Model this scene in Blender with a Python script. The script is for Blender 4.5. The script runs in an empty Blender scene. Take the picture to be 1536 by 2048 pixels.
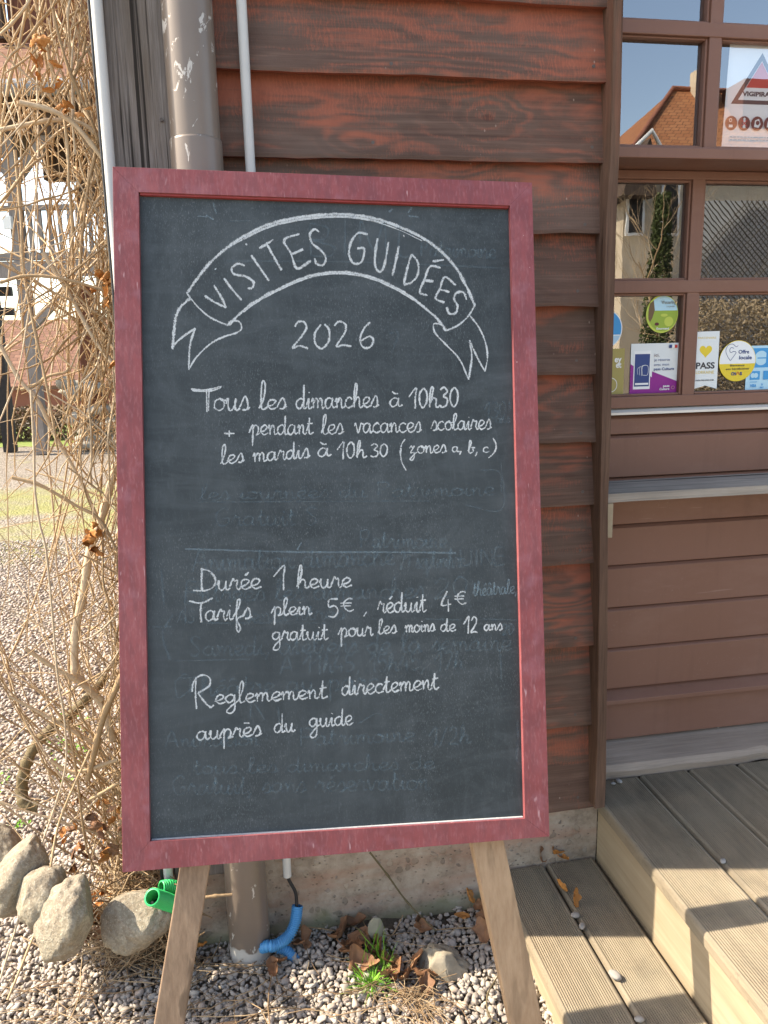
import bpy, bmesh, math, random
import numpy as np
from mathutils import Vector, Matrix, Euler, noise as mnoise

random.seed(7); rng = np.random.default_rng(7)
scene = bpy.context.scene
COL = scene.collection

# ------------------------------------------------------------------ camera
W, H, F = 1536.0, 2048.0, 1539.0
CX, CY = 768.0, 1024.0
NAD = np.array([950.0 - CX, 8630.0 - CY, F])
down = NAD / np.linalg.norm(NAD)
hy = CY - (F * down[2] + (10000 - CX) * down[0]) / down[1]
vx = np.array([10000 - CX, hy - CY, F]); vx /= np.linalg.norm(vx)
AZ = -down; AY = np.cross(AZ, vx)
ROT = np.stack([vx, AY, AZ])               # image axes (right, down, forward) -> world
CH = 1.40
CAM = np.array([0.0, 0.0, CH])
cam = bpy.data.cameras.new('camera'); camo = bpy.data.objects.new('camera', cam); COL.objects.link(camo)
right_w, down_w, fwd_w = ROT[:, 0], ROT[:, 1], ROT[:, 2]
mw = Matrix(((right_w[0], -down_w[0], -fwd_w[0], 0), (right_w[1], -down_w[1], -fwd_w[1], 0),
             (right_w[2], -down_w[2], -fwd_w[2], CH), (0, 0, 0, 1)))
camo.matrix_world = mw
cam.sensor_fit = 'VERTICAL'; cam.sensor_height = 24.0; cam.lens = 24.0 * F / H
cam.clip_start = 0.02; cam.clip_end = 1000
scene.camera = camo
scene.render.resolution_x, scene.render.resolution_y = 768, 1024

# ------------------------------------------------------------------ light
SUN_AZ = math.radians(12.0)      # the sun stands to the left and just behind the facade
SUN_EL = math.radians(43)
to_sun = Vector((-math.cos(SUN_AZ) * math.cos(SUN_EL), math.sin(SUN_AZ) * math.cos(SUN_EL), math.sin(SUN_EL)))
world = bpy.data.worlds.new('World'); scene.world = world; world.use_nodes = True
wt = world.node_tree
bg = wt.nodes['Background']; sky = wt.nodes.new('ShaderNodeTexSky')
sky.sky_type = 'NISHITA'; sky.sun_disc = False; sky.sun_elevation = SUN_EL
sky.sun_rotation = math.atan2(to_sun.x, to_sun.y)
sky.dust_density = 1.6; sky.air_density = 1.0; sky.ozone_density = 1.2
wt.links.new(sky.outputs[0], bg.inputs[0]); bg.inputs[1].default_value = 0.15
sl = bpy.data.lights.new('sun', 'SUN'); sl.energy = 3.1; sl.angle = math.radians(0.53); sl.color = (1.0, 0.96, 0.89)
so = bpy.data.objects.new('sun', sl); COL.objects.link(so)
so.rotation_euler = to_sun.to_track_quat('Z', 'Y').to_euler()
scene.view_settings.view_transform = 'Standard'; scene.view_settings.look = 'None'
scene.view_settings.exposure = 1.8; scene.view_settings.gamma = 1.0
scene.view_settings.use_curve_mapping = False
scene.view_settings.use_white_balance = True; scene.view_settings.white_balance_temperature = 7650; scene.view_settings.white_balance_tint = 10
scene.cycles.transparent_max_bounces = 24

# ------------------------------------------------------------------ measuring helpers (photo pixel -> point on a real plane)
def ray(px, py): return ROT @ np.array([px - CX, py - CY, F])
def on(px, py, n, d):
    r = ray(px, py); n = np.array(n, float)
    return CAM + r * ((d - n @ CAM) / (n @ r))
def Yp(px, py, y): return on(px, py, (0, 1, 0), y)
def Zp(px, py, z): return on(px, py, (0, 0, 1), z)
def refl(px, py, plane, d):                      # point at y=-d seen mirrored in the pane at y=plane
    p = Yp(px, py, 2 * plane + d); return np.array([p[0], -d, p[2]])

# ------------------------------------------------------------------ object helpers
def thing(name, label, cat, loc=(0, 0, 0), group=None):
    o = bpy.data.objects.new(name, None); COL.objects.link(o); o.location = tuple(float(v) for v in loc)
    o.empty_display_size = 0.05
    o['label'] = label; o['category'] = cat
    if group: o['group'] = group
    return o
def tag(o, label, cat, group=None):
    o['label'] = label; o['category'] = cat
    if group: o['group'] = group
    return o
def base_of(o):
    v = Vector((0, 0, 0))
    while o is not None: v += o.location; o = o.parent
    return v

class MB:
    def __init__(s): s.v = []; s.f = []; s.uv = []; s.sm = []
    def face(s, pts, uv=None, smooth=False):
        b = len(s.v); s.v += [tuple(float(c) for c in p) for p in pts]; s.f.append(list(range(b, b + len(pts))))
        s.uv.append(uv or [(0, 0)] * len(pts)); s.sm.append(smooth)
    def box(s, x0, x1, y0, y1, z0, z1):
        s.hexa([(x0, y0, z0), (x1, y0, z0), (x1, y1, z0), (x0, y1, z0), (x0, y0, z1), (x1, y0, z1), (x1, y1, z1), (x0, y1, z1)])
    def hexa(s, c):
        b = len(s.v); s.v += [tuple(float(k) for k in p) for p in c]
        for f in ((0, 3, 2, 1), (4, 5, 6, 7), (0, 1, 5, 4), (1, 2, 6, 5), (2, 3, 7, 6), (3, 0, 4, 7)):
            s.f.append([b + i for i in f]); s.uv.append([(0, 0)] * 4); s.sm.append(False)
    def prism(s, poly, ext):
        poly = [np.array(p, float) for p in poly]; e = np.array(ext, float); n = len(poly); b = len(s.v)
        s.v += [tuple(p) for p in poly] + [tuple(p + e) for p in poly]
        s.f.append(list(range(b + n - 1, b - 1, -1))); s.f.append(list(range(b + n, b + 2 * n)))
        for i in range(n):
            j = (i + 1) % n; s.f.append([b + i, b + j, b + n + j, b + n + i])
        for _ in range(n + 2): s.sm.append(False)
        s.uv += [[(0, 0)] * n, [(0, 0)] * n] + [[(0, 0)] * 4] * n
    def tube(s, pts, rad, n=8, cap=True, squash=None):
        pts = [np.array(p, float) for p in pts]; m = len(pts); b = len(s.v)
        if not hasattr(rad, '__len__'): rad = [rad] * m
        up = np.array([0.13, 0.31, 0.94])
        for i, p in enumerate(pts):
            t = pts[min(i + 1, m - 1)] - pts[max(i - 1, 0)]; L = np.linalg.norm(t); t = t / L if L > 1e-9 else np.array([0, 0, 1.])
            if i == 0:
                a = np.cross(t, up)
                if np.linalg.norm(a) < 1e-3: a = np.cross(t, (1, 0, 0))
            else: a = a - t * (a @ t)
            a = a / (np.linalg.norm(a) + 1e-12); c = np.cross(t, a)
            for k in range(n):
                g = 2 * math.pi * k / n; s.v.append(tuple(p + rad[i] * (math.cos(g) * a + math.sin(g) * c)))
        for i in range(m - 1):
            for k in range(n):
                k2 = (k + 1) % n
                s.f.append([b + i * n + k, b + i * n + k2, b + (i + 1) * n + k2, b + (i + 1) * n + k]); s.uv.append([(k / n, i / m), ((k + 1) / n, i / m), ((k + 1) / n, (i + 1) / m), (k / n, (i + 1) / m)]); s.sm.append(True)
        if cap:
            for ring, rev in ((0, True), (m - 1, False)):
                q = [s.v[b + ring * n + k] for k in range(n)]; b2 = len(s.v); s.v += q
                idx = list(range(b2, b2 + n)); s.f.append(idx[::-1] if rev else idx); s.uv.append([(0, 0)] * n); s.sm.append(False)
    def build(s, name, mat, parent=None, bevel=0, segs=2):
        me = bpy.data.meshes.new(name)
        off = base_of(parent) if parent is not None else Vector((0, 0, 0))
        me.from_pydata([(a - off.x, b - off.y, c - off.z) for a, b, c in s.v], [], s.f)
        if any(any(q != (0, 0) for q in u) for u in s.uv):
            l = me.uv_layers.new(name='UVMap'); flat = [c for u in s.uv for q in u for c in q]; l.data.foreach_set('uv', flat)
        me.polygons.foreach_set('use_smooth', s.sm)
        me.materials.append(mat); me.update()
        o = bpy.data.objects.new(name, me); COL.objects.link(o)
        if parent is not None: o.parent = parent
        if bevel:
            m = o.modifiers.new('bevel', 'BEVEL'); m.width = bevel; m.segments = segs; m.limit_method = 'ANGLE'; m.angle_limit = math.radians(40)
        return o

def np_mesh(name, verts, faces, mat, parent=None, smooth=True):
    me = bpy.data.meshes.new(name); verts = np.asarray(verts, np.float32); faces = np.asarray(faces, np.int32)
    nf, k = faces.shape
    me.vertices.add(len(verts)); me.vertices.foreach_set('co', verts.ravel())
    me.loops.add(nf * k); me.loops.foreach_set('vertex_index', faces.ravel())
    me.polygons.add(nf); me.polygons.foreach_set('loop_start', np.arange(nf, dtype=np.int32) * k)
    me.polygons.foreach_set('loop_total', np.full(nf, k, np.int32)); me.polygons.foreach_set('use_smooth', np.full(nf, smooth))
    me.update(calc_edges=True); me.validate(); me.materials.append(mat)
    o = bpy.data.objects.new(name, me); COL.objects.link(o)
    if parent is not None: o.parent = parent
    return o
def structure(o): o['kind'] = 'structure'; return o
def stuff(o): o['kind'] = 'stuff'; return o
def smooth_path(p, n=6, closed=False):            # Catmull-Rom
    p = [np.array(q, float) for q in p]
    if len(p) < 3:
        return [p[0] + (p[-1] - p[0]) * t for t in np.linspace(0, 1, n)]
    q = [p[0] * 2 - p[1]] + p + [p[-1] * 2 - p[-2]]; out = []
    for i in range(1, len(q) - 2):
        for t in np.linspace(0, 1, n, endpoint=False):
            a, b, c, d = q[i - 1], q[i], q[i + 1], q[i + 2]
            out.append(0.5 * (2 * b + (c - a) * t + (2 * a - 5 * b + 4 * c - d) * t * t + (3 * b - a - 3 * c + d) * t ** 3))
    out.append(p[-1]); return out

# ------------------------------------------------------------------ material helpers
class T:
    def __init__(s, name):
        s.m = bpy.data.materials.new(name); s.m.use_nodes = True; s.t = s.m.node_tree; s.b = s.t.nodes['Principled BSDF']
        s.tc = None
    def n(s, typ, **kw):
        nd = s.t.nodes.new('ShaderNode' + typ)
        for k, v in kw.items(): setattr(nd, k, v)
        return nd
    def l(s, a, b): s.t.links.new(a, b)
    def coord(s, kind='Object', scale=(1, 1, 1), rot=(0, 0, 0)):
        if s.tc is None: s.tc = s.n('TexCoord')
        mp = s.n('Mapping'); mp.inputs['Scale'].default_value = scale; mp.inputs['Rotation'].default_value = rot
        s.l(s.tc.outputs[kind], mp.inputs[0]); return mp.outputs[0]
    def noise(s, co, scale=5, detail=4, rough=.55, dist=0):
        k = s.n('TexNoise'); k.inputs['Scale'].default_value = scale; k.inputs['Detail'].default_value = detail
        k.inputs['Roughness'].default_value = rough; k.inputs['Distortion'].default_value = dist; s.l(co, k.inputs['Vector']); return k.outputs['Fac']
    def vor(s, co, scale=5, feat='F1', out='Distance', rnd=1):
        k = s.n('TexVoronoi'); k.feature = feat; k.inputs['Scale'].default_value = scale; k.inputs['Randomness'].default_value = rnd; s.l(co, k.inputs['Vector']); return k.outputs[out]
    def ramp(s, fac, stops, interp='LINEAR'):
        r = s.n('ValToRGB'); e = r.color_ramp.elements; r.color_ramp.interpolation = interp
        while len(e) < len(stops): e.new(0.5)
        for el, (p, c) in zip(e, stops):
            el.position = p; el.color = (c, c, c, 1) if not hasattr(c, '__len__') else (*c, 1)
        s.l(fac, r.inputs[0]); return r.outputs[0]
    def mix(s, fac, a, b, mode='MIX'):
        k = s.n('MixRGB'); k.blend_type = mode
        for i, x in ((0, fac), (1, a), (2, b)):
            if hasattr(x, 'is_linked') or hasattr(x, 'links'): s.l(x, k.inputs[i])
            elif hasattr(x, '__len__'): k.inputs[i].default_value = (*x, 1) if len(x) == 3 else x
            else: k.inputs[i].default_value = x if i == 0 else (x, x, x, 1)
        return k.outputs[0]
    def math(s, op, a, b=0.0, clamp=False):
        k = s.n('Math'); k.operation = op; k.use_clamp = clamp
        for i, x in ((0, a), (1, b)):
            if hasattr(x, 'links'): s.l(x, k.inputs[i])
            else: k.inputs[i].default_value = x
        return k.outputs[0]
    def bump(s, h, strength=.3, dist=.01):
        k = s.n('Bump'); k.inputs['Strength'].default_value = strength; k.inputs['Distance'].default_value = dist
        s.l(h, k.inputs['Height']); s.l(k.outputs[0], s.b.inputs['Normal']); return k
    def col(s, c):
        if hasattr(c, 'links'): s.l(c, s.b.inputs['Base Color'])
        else: s.b.inputs['Base Color'].default_value = (*c, 1)
    def rough(s, r, spec=.35):
        if hasattr(r, 'links'): s.l(r, s.b.inputs['Roughness'])
        else: s.b.inputs['Roughness'].default_value = r
        s.b.inputs['Specular IOR Level'].default_value = spec
    def island(s):
        g = s.n('NewGeometry'); return g.outputs['Random Per Island']

def simple(name, c, rough=.6, var=.25, scale=40, bump=.1, spec=.35, kind='Object'):
    t = T(name); co = t.coord(kind); f = t.noise(co, scale, 5)
    c = np.array(c); t.col(t.mix(f, tuple(c * (1 - var)), tuple(np.minimum(c * (1 + var), 1)))); t.rough(rough, spec)
    if bump: t.bump(f, bump, .003)
    return t.m
def wood(name, dark, light, axis=2, gs=70, stretch=.035, bump=.35, rough=.8, cracks=0.0, patch=None, kind='Object', spec=.2):
    """grain runs along the axis: the noise is squeezed along it"""
    t = T(name); sc = [1, 1, 1]; sc[axis] = stretch
    co = t.coord(kind, tuple(sc)); g = t.noise(co, gs, 8, .65, .6); g2 = t.noise(co, gs * 3.5, 4, .6)
    m = t.mix(.4, g, g2); c = t.ramp(m, [(.28, dark), (.5, tuple((np.array(dark) + np.array(light)) / 2)), (.72, light)])
    blot = t.noise(t.coord(kind), 4, 4); c = t.mix(t.ramp(blot, [(.35, 0.0), (.7, .5)]), c, tuple(np.array(dark) * .9))
    if patch is not None:
        pc, lo, hi, psc = patch; pm = t.ramp(t.noise(t.coord(kind, tuple(np.array(sc) ** .6)), psc, 6, .7), [(lo, 0.0), (hi, 1.0)]); c = t.mix(pm, c, pc)
    h = m
    if cracks:
        sc2 = [1, 1, 1]; sc2[axis] = stretch * .35
        cr = t.noise(t.coord(kind, tuple(sc2)), gs * .55, 3, .5, .4); cm = t.ramp(cr, [(.36 - .02, 1.0), (.40, 0.0)])
        c = t.mix(t.math('MULTIPLY', cm, cracks), c, tuple(np.array(dark) * .25)); h = t.mix(cm, m, 0.0)
    t.col(c); t.rough(rough, spec); t.bump(h, bump, .004); return t.m
# ------------------------------------------------------------------ materials
M = {}
# lapped boards: worn red-brown paint; UV.x = metres along, UV.y = 0 (lower edge) .. 1 (upper edge); attribute paint = how much is left
def mat_cladding():
    t = T('weathered_red_boards'); uv = t.n('UVMap'); uv.uv_map = 'UVMap'
    sep = t.n('SeparateXYZ'); t.l(uv.outputs[0], sep.inputs[0])
    co = t.coord('Object'); xyz = t.n('SeparateXYZ'); t.l(t.tc.outputs['Object'], xyz.inputs[0])
    pa = t.n('Attribute'); pa.attribute_name = 'paint'; sd = t.n('Attribute'); sd.attribute_name = 'board'
    # every board gets its own piece of timber
    off = t.n('CombineXYZ'); t.l(sd.outputs['Fac'], off.inputs[0]); t.l(sd.outputs['Fac'], off.inputs[1])
    vadd = t.n('VectorMath'); vadd.operation = 'ADD'; t.l(t.tc.outputs['Object'], vadd.inputs[0]); t.l(off.outputs[0], vadd.inputs[1])
    def mp(sc):
        k = t.n('Mapping'); k.inputs['Scale'].default_value = sc; t.l(vadd.outputs[0], k.inputs[0]); return k.outputs[0]
    # long flowing growth rings (flat sawn figure), bent round the knots
    kv = t.n('TexVoronoi'); kv.inputs['Scale'].default_value = 3.6; t.l(mp((.75, 1, 1.5)), kv.inputs['Vector'])
    kd = t.math('ADD', kv.outputs['Distance'], t.math('MULTIPLY', t.noise(co, 40, 3), .04))
    kpull = t.ramp(kd, [(.0, 1.0), (.10, .75), (.30, 0.0)])
    warp = t.noise(mp((.8, 1, 3.2)), 2.6, 3, .5, .2)
    ph = t.math('ADD', t.math('MULTIPLY', xyz.outputs['Z'], 130.0), t.math('MULTIPLY', warp, 62.0)); ph = t.math('ADD', ph, t.math('MULTIPLY', kpull, 16.0))
    rings = t.math('ADD', t.math('MULTIPLY', t.math('SINE', ph), .5), .5)
    fine = t.noise(mp((.03, 1, 1)), 210, 6, .7, .3); fine2 = t.noise(mp((.02, 1, 1)), 70, 5, .65, .4)
    gr = t.mix(.5, fine, fine2)
    big = t.noise(mp((.6, 1, 1.6)), 6, 5, .6, .5)
    wood_c = t.ramp(gr, [(.32, (.072, .040, .030)), (.5, (.125, .073, .054)), (.68, (.19, .117, .088))])
    wood_c = t.mix(t.math('MULTIPLY', rings, .28), wood_c, (.085, .046, .034))
    wood_c = t.mix(t.ramp(big, [(.46, 0.0), (.76, .55)]), wood_c, (.165, .118, .092))
    kn = t.ramp(kd, [(.055, .85), (.075, 0.0)]); wood_c = t.mix(kn, wood_c, (.085, .038, .027))
    # what is left of the paint: thickest near the sheltered upper edge, gone from the hard rings and from the saw marks
    edge = t.ramp(sep.outputs['Y'], [(.0, .0), (.4, .18), (.7, .55), (.85, .85), (1.0, 1.2)])
    pn = t.noise(mp((.35, 1, 1)), 9, 7, .68, .5)
    tick = t.math('SINE', t.math('ADD', t.math('MULTIPLY', xyz.outputs['X'], 820.0), t.math('MULTIPLY', t.noise(mp((1, 1, .3)), 26, 5, .7), 46.0)))
    tick = t.math('MULTIPLY', t.ramp(tick, [(.15, 1.0), (.75, 0.0)]), t.ramp(t.noise(mp((.7, 1, 1.2)), 5, 3), [(.42, 0.0), (.58, 1.0)]))
    hr = t.noise(mp((.05, 1, 1)), 60, 6, .7)
    s = t.math('ADD', t.math('MULTIPLY', pn, 1.25), t.math('MULTIPLY', edge, .42)); s = t.math('ADD', s, t.math('MULTIPLY', pa.outputs['Fac'], .55))
    s = t.math('ADD', s, t.math('MULTIPLY', hr, .5)); s = t.math('SUBTRACT', s, t.math('MULTIPLY', rings, .20)); s = t.math('SUBTRACT', s, t.math('MULTIPLY', tick, .12))
    thr = t.n('MapRange'); thr.interpolation_type = 'SMOOTHSTEP'; thr.inputs['From Min'].default_value = .96; thr.inputs['From Max'].default_value = 1.42; t.l(s, thr.inputs['Value'])
    pcol = t.mix(t.noise(co, 24, 5), (.27, .077, .045), (.38, .125, .075))
    pcol = t.mix(t.math('MULTIPLY', tick, .22), pcol, (.12, .045, .03))
    c = t.mix(t.math('MULTIPLY', thr.outputs[0], .93), wood_c, pcol)
    sp = t.vor(t.coord('Object', (1, 1, .55)), 42, 'F1'); spm = t.math('MULTIPLY', t.ramp(sp, [(.05, 1.0), (.08, 0.0)]), t.ramp(t.noise(co, 9, 3), [(.5, 0.0), (.58, .7)]))
    c = t.mix(spm, c, (.36, .27, .22)); t.col(c); t.rough(.75, .25)
    h = t.math('ADD', t.math('MULTIPLY', gr, .5), t.math('MULTIPLY', rings, .25)); h = t.math('SUBTRACT', h, t.math('MULTIPLY', tick, .2)); t.bump(h, .5, .003); return t.m
M['clad'] = mat_cladding()
M['post'] = wood('silvered_post_wood', (.085, .070, .060), (.36, .32, .295), 2, 150, .03, 1.0, .9, .95, ((.13, .10, .075), .46, .66, 7))
M['trim'] = wood('weathered_trim', (.06, .034, .024), (.21, .125, .085), 2, 150, .03, .8, .85, .7, ((.20, .085, .055), .54, .70, 9))
M['shelf'] = wood('grey_shelf_wood', (.17, .148, .125), (.47, .41, .345), 0, 80, .03, .5, .85, .8)
M['thr'] = wood('grey_threshold_wood', (.23, .175, .135), (.47, .37, .295), 0, 60, .05, .4, .85, .5, ((.30, .22, .16), .6, .75, 6))
M['leg_w'] = wood('softwood_leg', (.25, .155, .09), (.47, .325, .205), 2, 42, .04, .15, .6, .25, spec=.3)
M['leg_g'] = wood('aged_softwood_leg', (.17, .105, .066), (.42, .29, .19), 2, 50, .06, .25, .65, .5, spec=.3)
M['tim'] = wood('old_brown_timber', (.05, .033, .024), (.15, .105, .08), 2, 20, .05, .4, .9, .4)
M['timg'] = wood('old_grey_timber', (.16, .135, .12), (.33, .29, .26), 2, 20, .05, .4, .9, .4)
M['timr'] = wood('red_brown_timber', (.10, .04, .025), (.22, .09, .055), 2, 20, .05, .4, .9, .2)
def mat_deck():
    t = T('grooved_deck_wood'); co = t.coord('Object', (1, .05, 1)); g = t.noise(co, 55, 6, .6, .5); b = t.noise(t.coord('Object'), 5, 5)
    c = t.ramp(g, [(.3, (.145, .113, .076)), (.7, (.285, .23, .162))])
    c = t.mix(t.ramp(b, [(.4, 0.0), (.7, .6)]), c, (.235, .215, .165))
    isl = t.island(); c = t.mix(.3, c, t.ramp(isl, [(0, (.185, .148, .105)), (1, (.32, .265, .19))]))
    dirt = t.ramp(t.noise(t.coord('Object'), 90, 4), [(.60, 0.0), (.75, .55)]); c = t.mix(dirt, c, (.12, .10, .075))
    stain = t.ramp(t.noise(t.coord('Object', (1, .5, 1)), 9, 6, .7, .6), [(.48, 0.0), (.70, .6)]); c = t.mix(stain, c, (.125, .105, .078))
    t.col(c); t.rough(.75, .25); t.bump(g, .2, .002); return t.m
M['deck'] = mat_deck()
M['riser'] = wood('pale_riser_wood', (.29, .225, .145), (.44, .365, .26), 1, 30, .05, .15, .7, .25, ((.24, .155, .08), .6, .75, 4))
def mat_brown_paint():
    t = T('brown_shopfront_paint'); co = t.coord('Object'); f = t.noise(co, 3, 6, .6); g = t.noise(t.coord('Object', (.04, 1, 1)), 150, 5, .6)
    c = t.mix(f, (.185, .086, .058), (.225, .112, .078))
    drip = t.noise(t.coord('Object', (1, 1, .06)), 38, 4, .65); c = t.mix(t.ramp(drip, [(.55, 0.0), (.75, .30)]), c, (.14, .064, .046))
    fade = t.noise(t.coord('Object', (.5, 1, 1.4)), 6, 6, .7); c = t.mix(t.ramp(fade, [(.52, 0.0), (.75, .30)]), c, (.28, .165, .125))
    dust = t.ramp(t.noise(co, 150, 4, .7), [(.62, 0.0), (.76, .5)]); c = t.mix(t.math('MULTIPLY', dust, t.ramp(t.noise(co, 9, 3), [(.4, 0.0), (.65, 1.0)])), c, (.34, .26, .21))
    scr = t.ramp(t.noise(t.coord('Object', (.05, 1, 1), (0, .25, 0)), 90, 2), [(.715, 0.0), (.74, .5)]); c = t.mix(scr, c, (.30, .19, .15))
    t.col(c); t.rough(t.ramp(f, [(.3, .42), (.7, .62)]), .4); t.bump(t.mix(.5, g, f), .2, .002); return t.m
M['brown'] = mat_brown_paint()
def mat_frame():
    t = T('burgundy_frame_paint'); co = t.coord('Object'); n1 = t.noise(co, 8, 6, .65); 
    st = t.noise(t.coord('Object', (1, 1, .09), (0, math.radians(38), 0)), 70, 5, .65); fine = t.noise(co, 300, 3, .6)
    c = t.ramp(n1, [(.3, (.185, .042, .046)), (.5, (.245, .060, .064)), (.75, (.305, .092, .096))])
    c = t.mix(t.ramp(st, [(.40, .5), (.56, 0.0)]), c, (.165, .052, .060))
    wv = t.ramp(t.noise(co, 22, 4), [(.55, 0.0), (.72, .5)]); c = t.mix(wv, c, (.29, .12, .145))
    scr = t.ramp(t.noise(t.coord('Object', (1, 1, .035), (0, math.radians(40), 0)), 95, 2, .5), [(.68, 0.0), (.73, .75)])
    scr = t.math('MULTIPLY', scr, t.ramp(t.noise(co, 7, 2), [(.48, 0.0), (.6, 1.0)])); c = t.mix(scr, c, (.52, .33, .34))
    dots = t.ramp(t.vor(co, 60), [(.05, 1.0), (.08, 0.0)]); dots = t.math('MULTIPLY', dots, t.ramp(t.noise(co, 15, 2), [(.58, 0.0), (.62, 1.0)])); c = t.mix(dots, c, (.55, .4, .38))
    br = t.noise(t.coord('Object', (1, 1, .05), (0, math.radians(52), 0)), 240, 3, .6); c = t.mix(t.ramp(br, [(.52, 0.0), (.68, .35)]), c, (.36, .15, .155))
    t.col(c); t.rough(.58, .35); t.bump(t.mix(.5, st, fine), .3, .0015); return t.m
M['frame'] = mat_frame()
def mat_slate():
    t = T('slate_blackboard'); co = t.coord('Object'); sm = t.noise(t.coord('Object', (1, 1, .55)), 3.4, 6, .62, 1.0)
    c = t.ramp(sm, [(.3, (.026, .034, .037)), (.5, (.039, .049, .053)), (.72, (.064, .077, .081))])
    arc = t.noise(t.coord('Object', (.16, 1, 1), (0, math.radians(14), 0)), 24, 5, .65, .8); c = t.mix(t.ramp(arc, [(.48, 0.0), (.75, .34)]), c, (.088, .104, .112))
    arc2 = t.noise(t.coord('Object', (1, 1, .14), (0, math.radians(-9), 0)), 30, 5, .65, .5); c = t.mix(t.ramp(arc2, [(.5, 0.0), (.78, .26)]), c, (.095, .112, .12))
    cloud = t.noise(t.coord('Object', (.8, 1, 1.6)), 7, 5, .7, 1.5); c = t.mix(t.ramp(cloud, [(.5, 0.0), (.72, .26)]), c, (.105, .124, .132))
    streak = t.noise(t.coord('Object', (1, 1, .05)), 150, 4, .7); c = t.mix(t.ramp(streak, [(.55, 0.0), (.75, .20)]), c, (.12, .14, .148))
    grain = t.noise(t.coord('Object', (1, 1, .22)), 620, 3, .7)
    area = t.ramp(t.noise(t.coord('Object', (1, 1, .8)), 4.0, 3), [(.40, 0.1), (.60, 1.0)])
    gm = t.math('MULTIPLY', t.ramp(grain, [(.56, 0.0), (.78, .6)]), area); c = t.mix(gm, c, (.25, .28, .285))
    t.col(c); t.rough(.66, .28); t.bump(grain, .08, .001); return t.m
M['slate'] = mat_slate()
def mat_chalk(name, c, lo, hi, amount, scale=520):
    t = T(name); co = t.coord('Object'); n1 = t.noise(t.coord('Object', (1, 1, .6)), scale, 4, .7)
    uv = t.n('UVMap'); uv.uv_map = 'UVMap'; sep = t.n('SeparateXYZ'); t.l(uv.outputs[0], sep.inputs[0])
    e = t.math('ABSOLUTE', t.math('SUBTRACT', sep.outputs['X'], .5)); prof = t.math('SUBTRACT', 1.0, t.math('MULTIPLY', t.math('POWER', t.math('MULTIPLY', e, 2.0), 2.0), .8))
    press = t.noise(t.coord('Object'), 55, 3, .6)
    a = t.math('ADD', t.math('MULTIPLY', n1, 1.0), t.math('MULTIPLY', prof, .42)); a = t.math('ADD', a, t.math('MULTIPLY', t.math('SUBTRACT', press, .5), .42))
    mr = t.n('MapRange'); mr.interpolation_type = 'SMOOTHSTEP'; mr.inputs['From Min'].default_value = lo; mr.inputs['From Max'].default_value = hi
    mr.inputs['To Max'].default_value = amount; t.l(a, mr.inputs['Value']); t.l(mr.outputs[0], t.b.inputs['Alpha'])
    t.col(c); t.rough(.95, .1); return t.m
M['chalk'] = mat_chalk('white_chalk', (.54, .57, .57), .55, 1.0, .95)
M['ghost'] = mat_chalk('wiped_chalk', (.20, .28, .32), .52, 1.15, .21, 160)
M['ghost2'] = mat_chalk('half_wiped_chalk', (.27, .37, .42), .5, 1.05, .34, 260)
def mat_concrete():
    t = T('aggregate_concrete'); co = t.coord('Object'); n = t.noise(co, 11, 10, .75)
    c = t.ramp(n, [(.33, (.19, .145, .105)), (.5, (.36, .29, .225)), (.66, (.47, .395, .315))])
    red = t.ramp(t.noise(t.coord('Object', (.5, 1, 2.2)), 7, 5, .65), [(.46, 0.0), (.66, .75)]); c = t.mix(red, c, (.37, .215, .15))
    k = t.n('TexVoronoi'); k.inputs['Scale'].default_value = 44; dist = t.n('VectorMath'); dist.operation = 'ADD'
    nn = t.n('TexNoise'); nn.inputs['Scale'].default_value = 30; t.l(co, nn.inputs['Vector']); sc = t.n('VectorMath'); sc.operation = 'SCALE'; sc.inputs['Scale'].default_value = .03; t.l(nn.outputs['Color'], sc.inputs[0])
    t.l(co, dist.inputs[0]); t.l(sc.outputs[0], dist.inputs[1]); t.l(dist.outputs[0], k.inputs['Vector'])
    hs = t.n('SeparateXYZ'); t.l(k.outputs['Color'], hs.inputs[0])
    pick = t.math('GREATER_THAN', hs.outputs['X'], .62); stone = t.math('MULTIPLY', t.ramp(k.outputs['Distance'], [(.34, 1.0), (.40, 0.0)]), pick)
    sc_ = t.ramp(hs.outputs['Y'], [(0, (.085, .08, .078)), (.35, (.20, .155, .115)), (.7, (.42, .35, .27)), (1, (.15, .14, .14))])
    c = t.mix(t.math('MULTIPLY', stone, .55), c, sc_)
    pit = t.ramp(t.vor(t.coord('Object', (.7, 1, 1)), 95), [(.12, 1.0), (.24, 0.0)]); pit = t.math('MULTIPLY', pit, t.ramp(t.noise(co, 18, 4, .7), [(.42, 0.0), (.58, .85)])); c = t.mix(pit, c, (.12, .095, .075))
    xyz = t.n('SeparateXYZ'); t.l(t.tc.outputs['Object'], xyz.inputs[0])
    moss = t.math('ADD', t.math('MULTIPLY', xyz.outputs['Z'], -9.0), t.noise(co, 14, 5)); mm = t.ramp(moss, [(-.0, 0.0), (.12, 0.0), (.42, .7)]); c = t.mix(mm, c, (.20, .20, .11))
    t.col(c); t.rough(.9, .2); t.bump(t.mix(.5, n, t.math('ADD', stone, t.math('MULTIPLY', pit, -1.0))), .55, .008); return t.m
M['conc'] = mat_concrete()
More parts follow.
